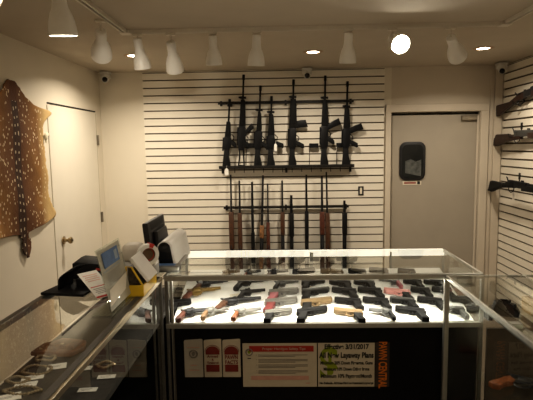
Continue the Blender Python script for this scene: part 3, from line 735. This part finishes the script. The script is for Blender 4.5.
# ------------------------------------------------------------------ rifles on the slat wall
GW = YB-.045          # gun centre plane in front of the slats
UPR = lambda x, z, lean: T(x, GW-.03, z) @ R(lean, 'Y') @ Matrix(((0, -1, 0, 0), (0, 0, -1, 0), (1, 0, 0, 0), (0, 0, 0, 1))) @ Matrix.Diagonal((1, 1.22, 1.2, 1))
def px_x(x): return -.559+(x-224)*.01011
def black_rifle(label, x0, x1, ztop, bend, parts):
    """stands on its butt: local X runs butt to muzzle, local -Y is the magazine side"""
    z0 = 1.487; L = math.hypot(ztop-z0, x1-x0)
    o = empty('black_rifle', UPR(x0*.985, z0, math.atan2((x1-x0)*.985, ztop-z0)), label, 'rifle', 'black rifles in the upper wall rack')
    for nm, fn in parts(L): fn.build(nm, o)
    return o
def ar(L, hg=.62, body=.052, mag=True, grip=.085, stock='solid', lock=None, sight=True, magang=.5, maglen=.12, magv=.46, mh=.055, gv=.27):
    P = []
    st = mb(GUNPOLY)
    if stock == 'solid': st.prism([(0, .030), (0, -.034), (.02, -.036), (.10, -.020), (.17, -.018), (.17, .022), (.02, .030)], .036, bev=.005)
    elif stock == 'skeleton':
        st.tube([(.19, .018, 0), (.10, .014, 0), (.0, .022, 0)], .006, 8).tube([(.19, -.016, 0), (.10, -.018, 0), (.0, -.026, 0)], .006, 8).box((.006, -.003, 0), (.012, .06, .02), bev=.003)
    P.append(('stock', st))
    rv = mb(GUNBLK).prism([(.16, .024), (.16, -.018), (.20, -.030), (.40*L+.02, -.030), (.44*L, -.024), (.44*L, .028), (.20, .030)], .036, bev=.004)
    rv.box((.33*L, .034, 0), (.20*L, .012, .014), bev=.002)
    P.append(('receiver', rv))
    P.append(('handguard', mb(GUNPOLY).prism([(.44*L, body/2), (.44*L, -body/2), (.46*L, -body/2-.003), (hg*L+.08, -body/2+.006), (hg*L+.10, -body/2+.012), (hg*L+.10, body/2-.008)], .042, bev=.006).cyl((.50*L, -.012, .022), (.62*L, -.012, .022), .007)))
    br = mb(GUNBLK).cyl((.44*L, 0, 0), (L-.05, 0, 0), .0085, .0075, 12).cyl((L-.05, 0, 0), (L, 0, 0), .011, .011, 12)
    P.append(('barrel', br))
    if sight:
        P.append(('front_sight', mb(GUNBLK).prism([(hg*L+.10, 0), (hg*L+.115, .036), (hg*L+.128, .036), (hg*L+.135, 0)], .012).box((hg*L+.12, -.01, 0), (.02, .03, .02))))
    if mag:
        c, s = math.cos(magang), math.sin(magang)
        x = magv*L
        pts = [(x-mh/2, -.02), (x+mh/2, -.02), (x+mh/2+s*maglen*.5+.004, -.02-c*maglen*.5), (x+mh/2+s*maglen, -.02-c*maglen), (x-mh/2+s*maglen, -.028-c*maglen-.012), (x-mh/2+s*maglen*.5+.002, -.024-c*maglen*.5)]
        P.append(('magazine', mb(GUNBLK).prism(pts, .026, bev=.004)))
    x = gv*L
    P.append(('pistol_grip', mb(GUNPOLY).prism([(x+.03, -.022), (x-.012, -.022), (x-.050, -.022-grip+.012), (x-.042, -.022-grip), (x-.006, -.022-grip+.004), (x+.02, -.05)], .03, bev=.006)))
    P.append(('trigger_guard', mb(GUNBLK).tube([(x+.028, -.022, 0), (x+.03, -.048, 0), (x+.06, -.052, 0), (x+.085, -.030, 0)], .004, 6)))
    if lock is not None:
        u, v = lock
        P.append(('cable_lock', mb(GUNBLK).box((v, u, -.012), (.045, .078, .02), bev=.004).tube([(v-.02, u+.033, -.012), (v-.10, u+.035, -.012), (.004, u+.035, -.010)], .0028, 6)))
    return P
def g1(L):
    P = ar(L, hg=.52, body=.046, mag=False, grip=.055, gv=.36, lock=None, sight=False)
    P.append(('muzzle_clamp', mb(GUNBLK).box((L-.06, -.004, 0), (.03, .04, .03), bev=.004)))
    return P
def g2(L): return ar(L, hg=.62, body=.050, stock='skeleton', magang=.95, maglen=.10, magv=.36, grip=.04, gv=.25, mh=.05)
def g3(L): return ar(L, hg=.55, body=.042, mag=False, grip=.075, gv=.27, lock=(.062, .205), sight=True)
def g4(L): return ar(L, hg=.60, body=.052, mag=False, grip=.085, gv=.33, lock=None, sight=True)
def g5(L): return ar(L, hg=.66, body=.062, magang=.15, maglen=.085, magv=.48, mh=.07, gv=.26, grip=.075, lock=None)
def g6(L): return ar(L, hg=.62, body=.052, magang=.62, maglen=.115, magv=.42, mh=.06, gv=.29, grip=.062, lock=(.085, .195))
def g7(L): return ar(L, hg=.56, body=.05, magang=.48, maglen=.11, magv=.405, mh=.06, gv=.27, grip=.075, lock=(.04, .195))
black_rifle('short black rifle leaning right, leftmost in the upper wall rack', px_x(224.5), px_x(229.8), 2.158, 0, g1)
black_rifle('black rifle with skeleton wire stock and curved magazine, second from left in the upper rack', px_x(239.8), px_x(244.3), 2.395, 0, g2)
black_rifle('slim black rifle with bare thin barrel, third from left in the upper rack', px_x(256.5), px_x(261), 2.285, 0, g3)
black_rifle('short black rifle, fourth from left, with a white tag at its grip', px_x(270), px_x(271.8), 2.18, 0, g4)
black_rifle('thick black rifle at rack centre with a short straight magazine', px_x(291.8), px_x(294), 2.338, 0, g5)
black_rifle('tall black rifle with upswept magazine, second from right in the upper rack', px_x(324), px_x(325.5), 2.37, 0, g6)
black_rifle('black rifle with upswept magazine, rightmost in the upper rack', px_x(346), px_x(347.5), 2.31, 0, g7)
tg = mb(PAPER).prism([(-.014, 0), (.014, 0), (.014, .06), (.004, .075), (-.004, .075), (-.014, .06)], .0015, FACE).tube([(0, 0, .073), (.004, 0, .09), (0, 0, .105)], .001, 5)
o = tg.build('price_tag', None, T(px_x(275.2)*.985, GW-.085, 1.635)); tag(o, 'white price tag hanging at the grip of the fourth black rifle', 'tag')
tg = mb(PAPER).prism([(-.02, 0), (.02, 0), (.02, .05), (.008, .07), (-.008, .07), (-.02, .05)], .0015, FACE).tube([(0, 0, .068), (.003, 0, .08), (0, 0, .095)], .001, 5)
o = tg.build('price_tag', None, T(px_x(225.5)*.985, GW-.085, 1.40)); tag(o, 'white price tag dangling below the left end of the upper rack', 'tag')

def gunrack(name, label, x0, x1, zt, zb, xs, hooks=True, fk=.046):
    o = empty(name, T(0, YB-.02, zb), label, 'gun rack')
    h = zt-zb
    yb = -.055
    m = mb(RACKM).box(((x0+x1)/2, yb+.030, h), (x1-x0, .012, .020), bev=.002)
    for x in (x0+.03, (x0+x1)/2, x1-.03): m.box((x, yb+.04, h), (.02, .034, .05), bev=.002)
    m.build('upper_bar', o)
    for x in xs:
        mb(RACKM).tube([(x-fk, yb+.03, h+.0), (x-fk, yb-.02, h-.004), (x-fk+.002, yb-.035, h+.010)], .004, 6).tube([(x+fk, yb+.03, h+.0), (x+fk, yb-.02, h-.004), (x+fk-.002, yb-.035, h+.010)], .004, 6).build('barrel_fork', o)
    l = mb(RACKM).box(((x0+x1)/2, yb+.005, -.008), (x1-x0, .085, .016), bev=.003).box(((x0+x1)/2, yb-.036, .005), (x1-x0, .006, .022), bev=.002)
    for x in (x0+.03, (x0+x1)/2, x1-.03): l.box((x, yb+.043, -.03), (.022, .02, .07), bev=.002)
    l.build('butt_shelf', o)
    if hooks:
        n = int((x1-x0)/.10)
        for k in range(n):
            x = x0+.06+k*(x1-x0-.1)/n
            mb(RACKM).tube([(x, yb, -.014), (x, yb-.004, -.045), (x, yb-.014, -.055), (x, yb-.026, -.045)], .0035, 6).build('hook', o)
    return o
gunrack('upper_gun_rack', 'black steel gun rack holding the seven black rifles', -.615, .745, 2.118, 1.478, [px_x(p)*.985 for p in (229.3, 243, 259.8, 271.5, 293.3, 325.1, 347.2)])

# ------------------------------------------------------------------ long guns in the lower rack
FRONTUP = lambda x, z, lean: T(x, GW-.026, z) @ R(lean, 'Y') @ Matrix(((0, 0, -1, 0), (0, 1, 0, 0), (1, 0, 0, 0), (0, 0, 0, 1)))
ZB = .262
def long_gun(label, x, ztop, lean, metal, fore, stockm, fz0, fz1, fw=.050, br=.010, double=False, tubemag=True):
    L = ztop-ZB
    o = empty('long_gun', FRONTUP(x, ZB, lean), label, 'long gun', 'long guns in the lower wall rack')
    mb(stockm).prism([(0, -.050), (0, .010), (.02, .014), (.20, .006), (.30, .016), (.33, .010), (.33, -.022), (.26, -.034), (.22, -.030), (.14, -.036)], .042, bev=.009).build('stock', o)
    mb(RUBBER).box((-.006, -.02, 0), (.014, .062, .038), bev=.004).build('butt_pad', o)
    mb(metal).prism([(.31, .012), (.31, -.026), (.36, -.034), (.52, -.034), (.54, -.022), (.54, .020), (.36, .022)], .036, bev=.005).build('receiver', o)
    mb(metal).tube([(.34, -.03, 0), (.35, -.058, 0), (.40, -.060, 0), (.43, -.034, 0)], .004, 6).build('trigger_guard', o)
    b = mb(metal).cyl((.53, .006, 0), (L, .006, 0), br, br*.88, 12)
    if double: b.cyl((.53, -.016, 0), (L, -.014, 0), br, br*.88, 12)
    elif tubemag: b.cyl((.53, -.020, 0), (min(L-.08, fz1-ZB+.12), -.020, 0), br, br, 12)
    b.sphere((L-.012, .006+br, 0), .004)
    b.build('barrel', o)
    a, c = fz0-ZB, fz1-ZB
    mb(fore).prism([(a, -.040), (a+.02, -.046), (c-.02, -.044), (c, -.036), (c, .006), (a, .006)], fw, bev=.010).build('forend', o)
    return o
def zp(y): return 1.469+(168-y)*.01014
LG = [
 ('walnut-forend shotgun at the far left of the lower wall rack', 228.6, 173.5, GUNBLUE, WOODB, WOODB, 250, 212, .050, .010, 0),
 ('walnut-forend shotgun, second from left in the lower rack', 237.4, 179.5, GUNBLUE, WOODB, WOODB, 250, 213, .044, .010, 0),
 ('slim all-black rifle, third from left in the lower rack', 250.5, 181, GUNBLK, GUNPOLY, GUNPOLY, 252, 205, .026, .0115, 0),
 ('long gun with mottled orange-brown forend, fourth from left in the lower rack', 258.9, 174.5, GUNBLUE, CAMO, CAMO, 239, 226, .046, .012, .035),
 ('thin rifle with red-brown forend, fifth from left in the lower rack', 266.4, 183, GUNBLUE, WOODR, WOODR, 252, 223, .034, .008, 0),
 ('shotgun with brown forend standing just left of the short black shotgun', 281.4, 180, GUNBLUE, WOODB, WOODB, 236, 213, .044, .010, 0),
 ('short black shotgun at the middle of the lower rack', 290.6, 195, GUNBLK, GUNPOLY, GUNPOLY, 238, 214, .048, .014, 0),
 ('tall black shotgun with black forend, fourth from right in the lower rack', 306.2, 174.5, GUNBLK, GUNPOLY, GUNPOLY, 240, 212, .038, .011, 0),
 ('shotgun with reddish forend touching its neighbour, third from right', 322, 176, GUNBLUE, WOODR, WOODB, 236, 213, .050, .011, 0),
 ('tallest brown-stocked shotgun, second from right in the lower rack', 327.9, 172, GUNBLUE, WOODB, WOODB, 252, 214, .046, .009, -.015),
 ('short black pump shotgun, rightmost in the lower rack', 345, 201, GUNBLK, GUNPOLY, GUNPOLY, 236, 214, .048, .013, 0)]
for lab, x, yt, me, fo, sk, f0, f1, fw, br, lean in LG:
    k = (345-x)
    long_gun(lab, px_x(x)*.982-(.3*lean if lean else 0), zp(yt)*1.0-.012, lean, me, fo, sk, zp(f0), zp(f1), fw, br)
gunrack('lower_gun_rack', 'black steel gun rack holding eleven long guns below the rifles', -.585, .70, zp(208.5), ZB-.030, [px_x(p)*.982 for p in (228.6, 237.4, 250.5, 259.4, 266.4, 281.4, 290.6, 306.2, 322, 327.9, 345)], hooks=False, fk=.020)

# outlet on the slats
ot = empty('wall_outlet', T(.826, YB-.02, 1.216), 'small black outlet plate on the slat wall right of the guns', 'outlet')
mb(RUBBER).box((0, -.003, 0), (.055, .006, .092), bev=.002).build('plate', ot)
mb(PAPERC).box((.0, -.0065, 0), (.022, .002, .066), bev=.001).build('socket', ot)

# ------------------------------------------------------------------ rifles on the right wall
def wall_rifle(label, X, Y, Z, tilt, wood, metal, style):
    M = T(X, Y, Z) @ R(-tilt, 'X') @ Matrix(((0, 0, -1, 0), (-1, 0, 0, 0), (0, 1, 0, 0), (0, 0, 0, 1))) @ Matrix.Diagonal((1.32, 1.2, 1, 1))
    o = empty('hunting_rifle', M, label, 'rifle', 'rifles on the right slat wall')
    if style == 'curved': pts = [(0, -.075), (-.03, .012), (.0, .016), (.20, -.0), (.30, .022), (.40, .026), (.40, -.024), (.28, -.022), (.22, -.035), (.12, -.055)]
    elif style == 'black': pts = [(-.004, -.082), (-.01, -.072), (.022, .002), (.03, .006), (.24, .002), (.31, .02), (.40, .024), (.40, -.022), (.27, -.030), (.20, -.034), (.04, -.086)]
    else: pts = [(0, -.082), (.012, -.02), (.025, .004), (.04, .01), (.22, .008), (.27, -.012), (.40, -.01), (.40, -.034), (.28, -.044), (.21, -.052), (.03, -.088)]
    mb(wood).prism(pts, .04, bev=.009).build('stock', o)
    mb(RUBBER).prism([(pts[0][0]-.006, pts[0][1]), (pts[0][0]+.006, pts[0][1]), (pts[1][0]+.006, pts[1][1]), (pts[1][0]-.006, pts[1][1])], .036).build('butt_plate', o)
    mb(metal).prism([(.30, .026), (.32, -.018), (.52, -.018), (.56, .0), (.56, .028), (.32, .034)], .034, bev=.005).build('receiver', o)
    mb(metal).tube([(.30, -.018, 0), (.305, -.052, 0), (.335, -.062, 0), (.37, -.050, 0), (.38, -.018, 0)], .004, 6).build('trigger_guard', o)
    mb(wood).prism([(.50, -.034), (.50, .010), (.80, .010), (.82, -.010), (.78, -.030)], .04, bev=.008).build('forend', o)
    mb(metal).cyl((.54, .016, 0), (1.12, .014, 0), .011, .008, 12).build('barrel', o)
    mb(metal).tube([(.29, .022, 0), (.27, .050, 0), (.262, .052, 0)], .005, 6).tube([(.36, .02, .02), (.37, .012, .045)], .004, 6).build('hammer', o)
    mb(metal).box((.49, .036, 0), (.03, .012, .012), bev=.002).build('rear_sight', o)
    return o
wall_rifle('dark-stocked rifle angled upward, topmost on the right wall', 2.185, 4.965, 2.035, .12, WOODD, GUNBLUE, 'curved')
wall_rifle('brown-stocked lever rifle, middle of three on the right wall', 2.17, 4.97, 1.755, 0.0, WOODD, GUNGREY, 'lever')
wall_rifle('all-black rifle, lowest of three on the right wall', 2.125, 4.95, 1.30, 0.0, GUNPOLY, GUNBLK, 'black')
def hook(Y, z, X, label):
    o = mb(RACKM).box((XR-.022, Y, z+.07), (.008, .03, .06), bev=.002).tube([(XR-.022, Y, z+.085), (XR-.022, Y, z-.01), ((XR-.022+X)/2, Y, z-.03), (X-.03, Y, z-.03), (X-.035, Y, z-.0)], .006, 8).build('wall_hook')
    tag(o, label, 'hook', 'hooks for the right wall rifles')
hook(4.55, 2.06, 2.165, 'black hook holding the topmost right wall rifle'); hook(4.58, 1.765, 2.15, 'black hook holding the middle right wall rifle'); hook(4.58, 1.30, 2.11, 'black hook holding the lowest right wall rifle')
o = mb(PAPER).box((0, 0, -.035), (.0015, .045, .075)).tube([(0, 0, 0), (-.004, 0, .03), (0, 0, .05)], .001, 5).build('price_tag', None, T(2.17, 4.55, 1.225)); tag(o, 'white price tag hanging under the lowest right wall rifle', 'tag')

# ------------------------------------------------------------------ things on the left counter
Z1 = ZT+.001
# acrylic sign stand, long side runs along Y, leaning back
ss = empty('sign_stand', T(-.59, 1.735, Z1), 'clear acrylic sign stand holding a paper with a blue panel', 'sign stand')
PL = T(0, 0, .003) @ R(-.20, 'Y') @ Matrix(((0, 0, 1, 0), (1, 0, 0, 0), (0, 1, 0, 0), (0, 0, 0, 1)))   # drawing: x along Y, y up, normal +X
mb(ACRYL).prism([(-.12, 0), (.12, 0), (.12, .235), (-.12, .235)], .004, PL).build('acrylic_panel', ss)
mb(ACRYL).box((-.035, 0, .002), (.075, .24, .004)).build('foot', ss)
mb(mat('sign_paper', (.52, .47, .39), .6, var=.06, scale=12)).prism([(-.112, .012), (.112, .012), (.112, .228), (-.112, .228)], .0012, PL @ T(0, 0, -.0005)).build('sign_paper', ss)
s2 = mb(INKBLU).prism([(-.085, .160), (.075, .160), (.075, .215), (-.085, .215)], .0008, PL @ T(0, 0, .003))
s2.use(mat('ink_light_blue', (.30, .36, .42), .5, var=.2, scale=60)).box((.045, .187, .0035), (.03, .035, .0006), PL).box((-.02, .150, .003), (.17, .003, .0006), PL)
for k in range(6): s2.use(INKGRY).box((-.01, .138-.008*k, .0028), (.13, .0022, .0005), PL)
s2.use(PAPERC).prism([(-.112, .03), (.06, .045), (.112, .10), (-.09, .083)], .0006, PL @ T(0, 0, .0026))
s2.build('printed_panel', ss)

# yellow card dispenser
yd = empty('card_dispenser', T(-.578, 1.94, Z1), 'yellow plastic card dispenser on the left counter holding a slanted white pad', 'card dispenser')
mb(YELLOW).box((0, 0, .004), (.075, .20, .008), bev=.002).box((.034, 0, .024), (.006, .20, .042), bev=.002).box((-.034, 0, .024), (.006, .20, .042), bev=.002).box((0, -.098, .024), (.075, .006, .042), bev=.002).box((0, .098, .024), (.075, .006, .042), bev=.002).build('tray', yd)
fr_ = mb(YELLOW)
for y in (-.085, .085): fr_.tube([(.03, y, .04), (-.012, y, .115), (-.034, y, .118), (-.034, y, .04)], .004, 6)
fr_.build('frame', yd)
mb(mat('patterned_dark', (.06, .045, .03), .5, var=.9, scale=90)).prism([(-.030, .04), (.026, .04), (-.012, .108), (-.030, .112)], .15, Matrix(((1, 0, 0, 0), (0, 0, 1, 0), (0, 1, 0, 0), (0, 0, 0, 1)))).build('card_stack', yd)
yd2 = mb(WHPL).box((0, 0, 0), (.118, .13, .014), T(.012, .0, .098) @ R(.93, 'Y'), bev=.002).build('white_pad', yd)

# tape roll on the receipt printer
pr = empty('receipt_printer', T(-.64, 2.135, Z1), 'beige-grey receipt printer on the left counter behind the sign stand', 'printer')
mb(GRPL).box((.0, 0, .038), (.15, .12, .076), bev=.012, seg=3).build('body', pr)
mb(mat('beige_plastic', (.55, .50, .42), .5, var=.04)).box((-.03, .01, .115), (.085, .10, .078), bev=.022, seg=3).build('paper_cover', pr)
mb(PAPER).box((.035, .0, .084), (.04, .06, .012), R(.3, 'Y')).build('paper_slip', pr)
tr = empty('tape_roll', T(-.578, 2.05, 1.2235), 'white tape roll with red label standing behind the yellow dispenser', 'tape roll')
MT = R(.62, 'Z') @ R(.28, 'Y') @ R(PI/2, 'X')
mb(TAPEW).lathe([(.030, -.012), (.047, -.012), (.048, 0), (.047, .012), (.030, .012), (.030, -.012)], MT, 32).build('tape', tr)
mb(TAPEB).lathe([(.0285, -.012), (.030, -.0125), (.030, .0125), (.0285, .012), (.0285, -.012)], MT, 32).build('core', tr)
mb(INKRED).lathe([(.0, .0), (.0285, .0), (.0285, .001), (0, .001)], MT, 24).use(TAPEB).lathe([(0, .0015), (.024, .0015)], MT, 24).build('label_disc', tr)
mb(INKRED).prism([(.050*math.cos(a), .050*math.sin(a)) for a in [PI*.40+.06*k for k in range(9)]]+[(.032*math.cos(a), .032*math.sin(a)) for a in [PI*.40+.06*(8-k) for k in range(9)]], .027, MT).build('red_label', tr)

# monitor, seen from behind: long side along Y
mo = empty('monitor', T(-.645, 2.42, Z1), 'black flat monitor seen from behind, leaning on the left counter', 'monitor')
PM = T(.005, 0, .014) @ R(-.10, 'Y') @ Matrix(((0, 0, 1, 0), (1, 0, 0, 0), (0, 1, 0, 0), (0, 0, 0, 1)))
mb(MONB).prism([(-.11, .0), (.22, .0), (.22, .205), (-.11, .205)], .03, PM, bev=.008).prism([(-.06, .02), (.17, .02), (.15, .15), (-.04, .15)], .03, PM @ T(0, 0, .026), bev=.01).build('housing', mo)
vv = mb(GUNBLK)
for k in range(9): vv.box((.055, .163+.004*k, .0155), (.25, .0016, .002), PM)
vv.build('vents', mo)
mb(SCREEN).box((.055, .102, -.0155), (.31, .185, .002), PM).build('screen', mo)
mb(MONB).box((-.005, .01, .03), (.03, .10, .06), bev=.008).box((-.035, .01, .006), (.11, .19, .012), bev=.004).build('stand', mo)

# white rounded terminal with dark end
wt = empty('white_terminal', T(-.552, 2.46, Z1) @ Matrix.Diagonal((.88, 1, .9, 1)), 'white arch-topped terminal with a black end beside the monitor', 'terminal')
arch = [(-.052, 0)]+[(-.05+.0, .06)]+[(-.008+.042*math.cos(PI-PI*k/12), .115+.036*math.sin(PI-PI*k/12)) for k in range(13)]+[(.056, .0)]
AX = Matrix(((1, 0, 0, 0), (0, 0, 1, 0), (0, 1, 0, 0), (0, 0, 0, 1)))
mb(WHPL).prism(arch, .36, AX, bev=.004).build('shell', wt)
mb(SCREEN).prism([(x*.80-.004, y*.93) for x, y in arch], .006, T(0, -.182, .004) @ AX).build('black_end', wt)
mb(GRPL).box((.02, -.05, .012), (.095, .2, .02), T(0, 0, 0), bev=.004).build('base', wt)

# dark tray in front
ct = empty('card_reader_tray', T(-.556, 2.235, Z1), 'low dark tray with silver front edge on the counter corner', 'tray')
mb(DARKAL).box((0, 0, .016), (.155, .06, .030), bev=.004).build('tray', ct)
mb(CHROME).box((0, -.0315, .018), (.15, .004, .014), bev=.001).build('front_edge', ct)
mb(INKBLU).box((0, 0, .0318), (.11, .035, .002)).build('blue_reflection', ct)  # blue reflection on the tray, drawn as a thin coloured plate

tm = empty('card_terminal', T(-.845, 2.185, Z1) @ R(.1, 'Z'), 'black card terminal with red strip behind the vinyl binder', 'card terminal')
mb(VINYL).prism([(-.10, 0), (.115, 0), (.115, .030), (.06, .060), (-.08, .078), (-.10, .07)], .15, AX, bev=.008).build('body', tm)
mb(INKRED).box((.045, -.078, .045), (.09, .004, .010), R(.12, 'Y'), bev=.001).build('red_strip', tm)
mb(GUNBLK).box((.10, -.02, .05), (.018, .07, .075), R(.2, 'Y'), bev=.005).build('handset', tm)

# black binder and flyer
bn = empty('vinyl_binder', T(-.83, 1.95, Z1), 'black vinyl binder lying open at the rear edge of the left counter', 'binder')
mb(VINYL).prism([(-.135, -.085), (.05, -.115), (.07, .08), (-.10, .10)], .012, T(0, 0, .007), bev=.003).build('cover', bn)
n = 10; rows = []
for k in range(n+1):
    q = k/n
    rows.append([(-.075+.055*q-.018*math.sin(q*3), -.05, .012+.075*q**.6), (-.07+.06*q-.018*math.sin(q*3), .0, .012+.085*q**.6), (-.06+.07*q-.018*math.sin(q*3), .05, .012+.08*q**.6)])
f = mb(VINYL).grid(rows).build('raised_flap', bn); sd = f.modifiers.new('t', 'SOLIDIFY'); sd.thickness = .006
mb(VINYL).prism([(-.02, .013), (.155, .004), (.155, .022), (.10, .036), (.02, .048), (-.02, .045)], .12, T(0, .04, 0) @ AX, bev=.008).build('page_block', bn)
fl = empty('flyer', T(-.741, 1.879, 1.143), 'white flyer with red print propped against the black binder', 'flyer')
FM = Matrix(((.694, .62, .356, 0), (-.556, .78, -.283, 0), (-.457, 0, .886, 0), (0, 0, 0, 1)))
mb(PAPER).box((0, 0, 0), (.162, .085, .002), FM).build('paper', fl)
mb(INKRED).box((.075, 0, .0013), (.010, .085, .0008), FM).box((.015, .0, .0013), (.004, .07, .0006), FM).build('red_bands', fl)
pl = mb(INKPINK)
for k in range(4): pl.box((-.058+.012*k, 0, .0013), (.004, .062-.008*(k % 2), .0006), FM)
pl.use(INKGRY)
for k in range(4): pl.box((.028+.009*k, 0, .0013), (.003, .06-.01*(k % 2), .0006), FM)
pl.build('print_lines', fl)

# ------------------------------------------------------------------ jewellery and leather inside the left case
ZD = .9005
hl = empty('leather_holster', T(-.865, 1.79, ZD), 'folded brown leather holster in the left glass case', 'holster')
mb(LEATHER).prism([(-.09, -.05), (.07, -.065), (.10, .0), (.08, .06), (-.03, .075), (-.08, .03)], .02, T(0, 0, .012), bev=.006).prism([(-.04, -.03), (.07, -.04), (.085, .03), (-.01, .05)], .016, T(0, 0, .029), bev=.006).build('pouch', hl)
mb(BRASS).sphere((.02, -.02, .039), .006, None, (1, 1, .4)).sphere((-.06, -.03, .023), .006, None, (1, 1, .4)).build('snap', hl)
def beads(x, y, rx, ry, ph, label):
    o = empty('bracelet', T(x, y, ZD), label, 'bracelet', 'bracelets in the left glass case')
    pts = [(rx*math.cos(a), ry*math.sin(a), .006+.003*math.sin(a*3+ph)) for a in [2*PI*k/30 for k in range(30)]]
    b = mb(BEAD)
    b.tube(pts, .0025, 6, None, closed=True)
    for p in pts: b.sphere(p, .0052, None, (1, 1, 1), 8, 6)
    b.build('bead_string', o)
    mb(BRASS).box((rx, 0, .006), (.012, .010, .008), bev=.002).build('clasp', o)
def ctag(x, y, yaw, label, w_=.07, h_=.035):
    t = mb(PAPER).prism([(-w_/2, -h_/2), (w_/2, -h_/2), (w_/2, h_/2), (-w_/2, h_/2)], .0015, T(0, 0, .002)).use(INKGRY).box((-.005, .004, .003), (w_*.6, .002, .0004)).box((-.005, -.004, .003), (w_*.45, .002, .0004))
    o = t.build('price_tag', None, T(x, y, ZD) @ R(yaw, 'Z')); tag(o, label, 'tag')
beads(-.885, 1.715, .035, .022, 0, 'bead bracelet just in front of the brown leather holster')
beads(-.87, 1.62, .05, .035, 1, 'large bead bracelet behind the second white tag in left case')
beads(-.90, 1.545, .04, .02, 2, 'bead bracelet left of the third white tag in left case')
beads(-.845, 1.475, .06, .022, 3, 'long bead bracelet nearest the camera in left case')
beads(-.64, 1.66, .03, .02, 3, 'small bead bracelet by the front glass of the left case')
ctag(-.815, 1.655, .35, 'white tag nearest the leather holster in the left case', .065, .045)
ctag(-.86, 1.57, .35, 'white tag in the middle of the left case, second from holster')
ctag(-.858, 1.52, .3, 'white tag third from the leather holster in the left case')
ctag(-.87, 1.435, .5, 'white tag at the lower left corner of the photo in left case', .075, .05)
ctag(-.705, 1.64, .15, 'white tag by the front glass, furthest back in the left case', .045, .03)
ctag(-.605, 1.575, .15, 'white tag closest to the front glass of the left case', .06, .026)
ctag(-.635, 1.485, .1, 'white tag by the front glass, nearest camera in left case', .06, .026)

# ------------------------------------------------------------------ right case contents
pg = empty('large_revolver', T(.95, 1.79, .7365) @ R(-.95, 'Z'), 'large revolver with orange wood grip in the right case', 'handgun')
big = revolver('x', GUNBLUE, WOODO, 1, None, 1.35, 1.3, .14)
for ch in list(big.children): ch.parent = pg
bpy.data.objects.remove(big)
pg.matrix_world = T(1.015, 1.925, .6615) @ R(-.62, 'Z')
ph = empty('black_holster', T(.915, 1.95, .9755), 'black rounded holster on the glass shelf of the right case', 'holster')
mb(VINYL).prism([(-.045, 0), (.05, 0), (.055, .025), (.04, .05), (.0, .062), (-.04, .06), (-.05, .03)], .05, T(0, 0, 0) @ R(-.3, 'Z') @ AX, bev=.014).build('pouch', ph)
mb(VINYL).tube([(-.03, .0, .06), (-.02, .0, .066), (.02, .0, .062)], .006, 6).build('loop', ph)
th = empty('tan_sheath', T(1.03, 1.98, .9755), 'tan leather sheath beside the black holster in the right case', 'sheath')
mb(TANLTH).prism([(-.012, 0), (.012, 0), (.014, .06), (-.014, .06)], .09, AX, bev=.004).build('sheath', th)
mb(BRASS).sphere((0, -.046, .045), .005).build('snap', th)
wl = empty('card_wallet', T(.895, 1.82, .9755), 'small pale green tin on the glass shelf of the right case', 'tin')
mb(mat('pale_green_tin', (.45, .50, .42), .35, .4, var=.1)).prism(rrect(.05, .035, .01), .016, T(0, 0, .008), bev=.003).build('tin_body', wl)
mb(CHROME).prism(rrect(.046, .031, .009), .003, T(0, 0, .0175)).build('lid', wl)

# ------------------------------------------------------------------ light
def area(name, loc, size, power, col, rot=(0, 0, 0), shape='DISK', size_y=None, spread=None):
    l = bpy.data.lights.new(name, 'AREA'); l.shape = shape; l.size = size; l.energy = power; l.color = col
    if size_y: l.size_y = size_y
    if spread: l.spread = spread
    o = bpy.data.objects.new(name, l); C.objects.link(o); o.location = loc; o.rotation_euler = rot; return o
def spot(name, loc, tgt, power, col, ang=.9, blend=.6, rad=.04):
    l = bpy.data.lights.new(name, 'SPOT'); l.energy = power; l.color = col; l.spot_size = ang; l.spot_blend = blend; l.shadow_soft_size = rad
    o = bpy.data.objects.new(name, l); C.objects.link(o); o.location = loc
    o.rotation_euler = (Vector(tgt)-Vector(loc)).to_track_quat('-Z', 'Y').to_euler(); return o
WARM = (1., .88, .71)
for x, p in ((-1.2, 17), (.284, 14), (1.665, 12)):
    area('downlight_and_fill', (x, 4.1, ZC-.012), .12, p, WARM, spread=2.6)
for x in (-1.2, .284, 1.665):  # fill rows added out of view, no fixtures modelled
    area('downlight_and_fill', (x, 1.2, ZC-.012), .14, 4, WARM, spread=2.6)
    area('downlight_and_fill', (x, -1.2, ZC-.012), .14, 13, WARM, spread=2.6)
spot('hide_spot', (-1.02, 1.80, 2.25), (-1.82, 3.85, 1.8), 26, (1., .84, .58), .75, .8)
spot('slat_spot', (-.9, 2.2, 2.2), (-.9, 4.95, 1.55), 26, (1., .90, .74), .9, .9)
spot('lit_lamp_beam', (.72, 3.12, 2.27), (.2, -.5, 1.0), 8, (1., .93, .80), 1.2, .7)
area('case_strip_light', ((FX0+FX1)/2, FY0+.03, ZT-.032), FX1-FX0-.08, 5.5, (1., .94, .82), (math.radians(-28), 0, 0), 'RECTANGLE', .02)
wd = bpy.data.worlds.new('world'); SC.world = wd; wd.use_nodes = True
wd.node_tree.nodes['Background'].inputs[0].default_value = (.9, .78, .6, 1)
wd.node_tree.nodes['Background'].inputs[1].default_value = .05

SC.view_settings.view_transform = 'Standard'
SC.view_settings.look = 'Medium High Contrast'
SC.view_settings.exposure = 0.0
SC.cycles.transparent_max_bounces = 32
SC.cycles.max_bounces = 10
SC.cycles.sample_clamp_indirect = 6
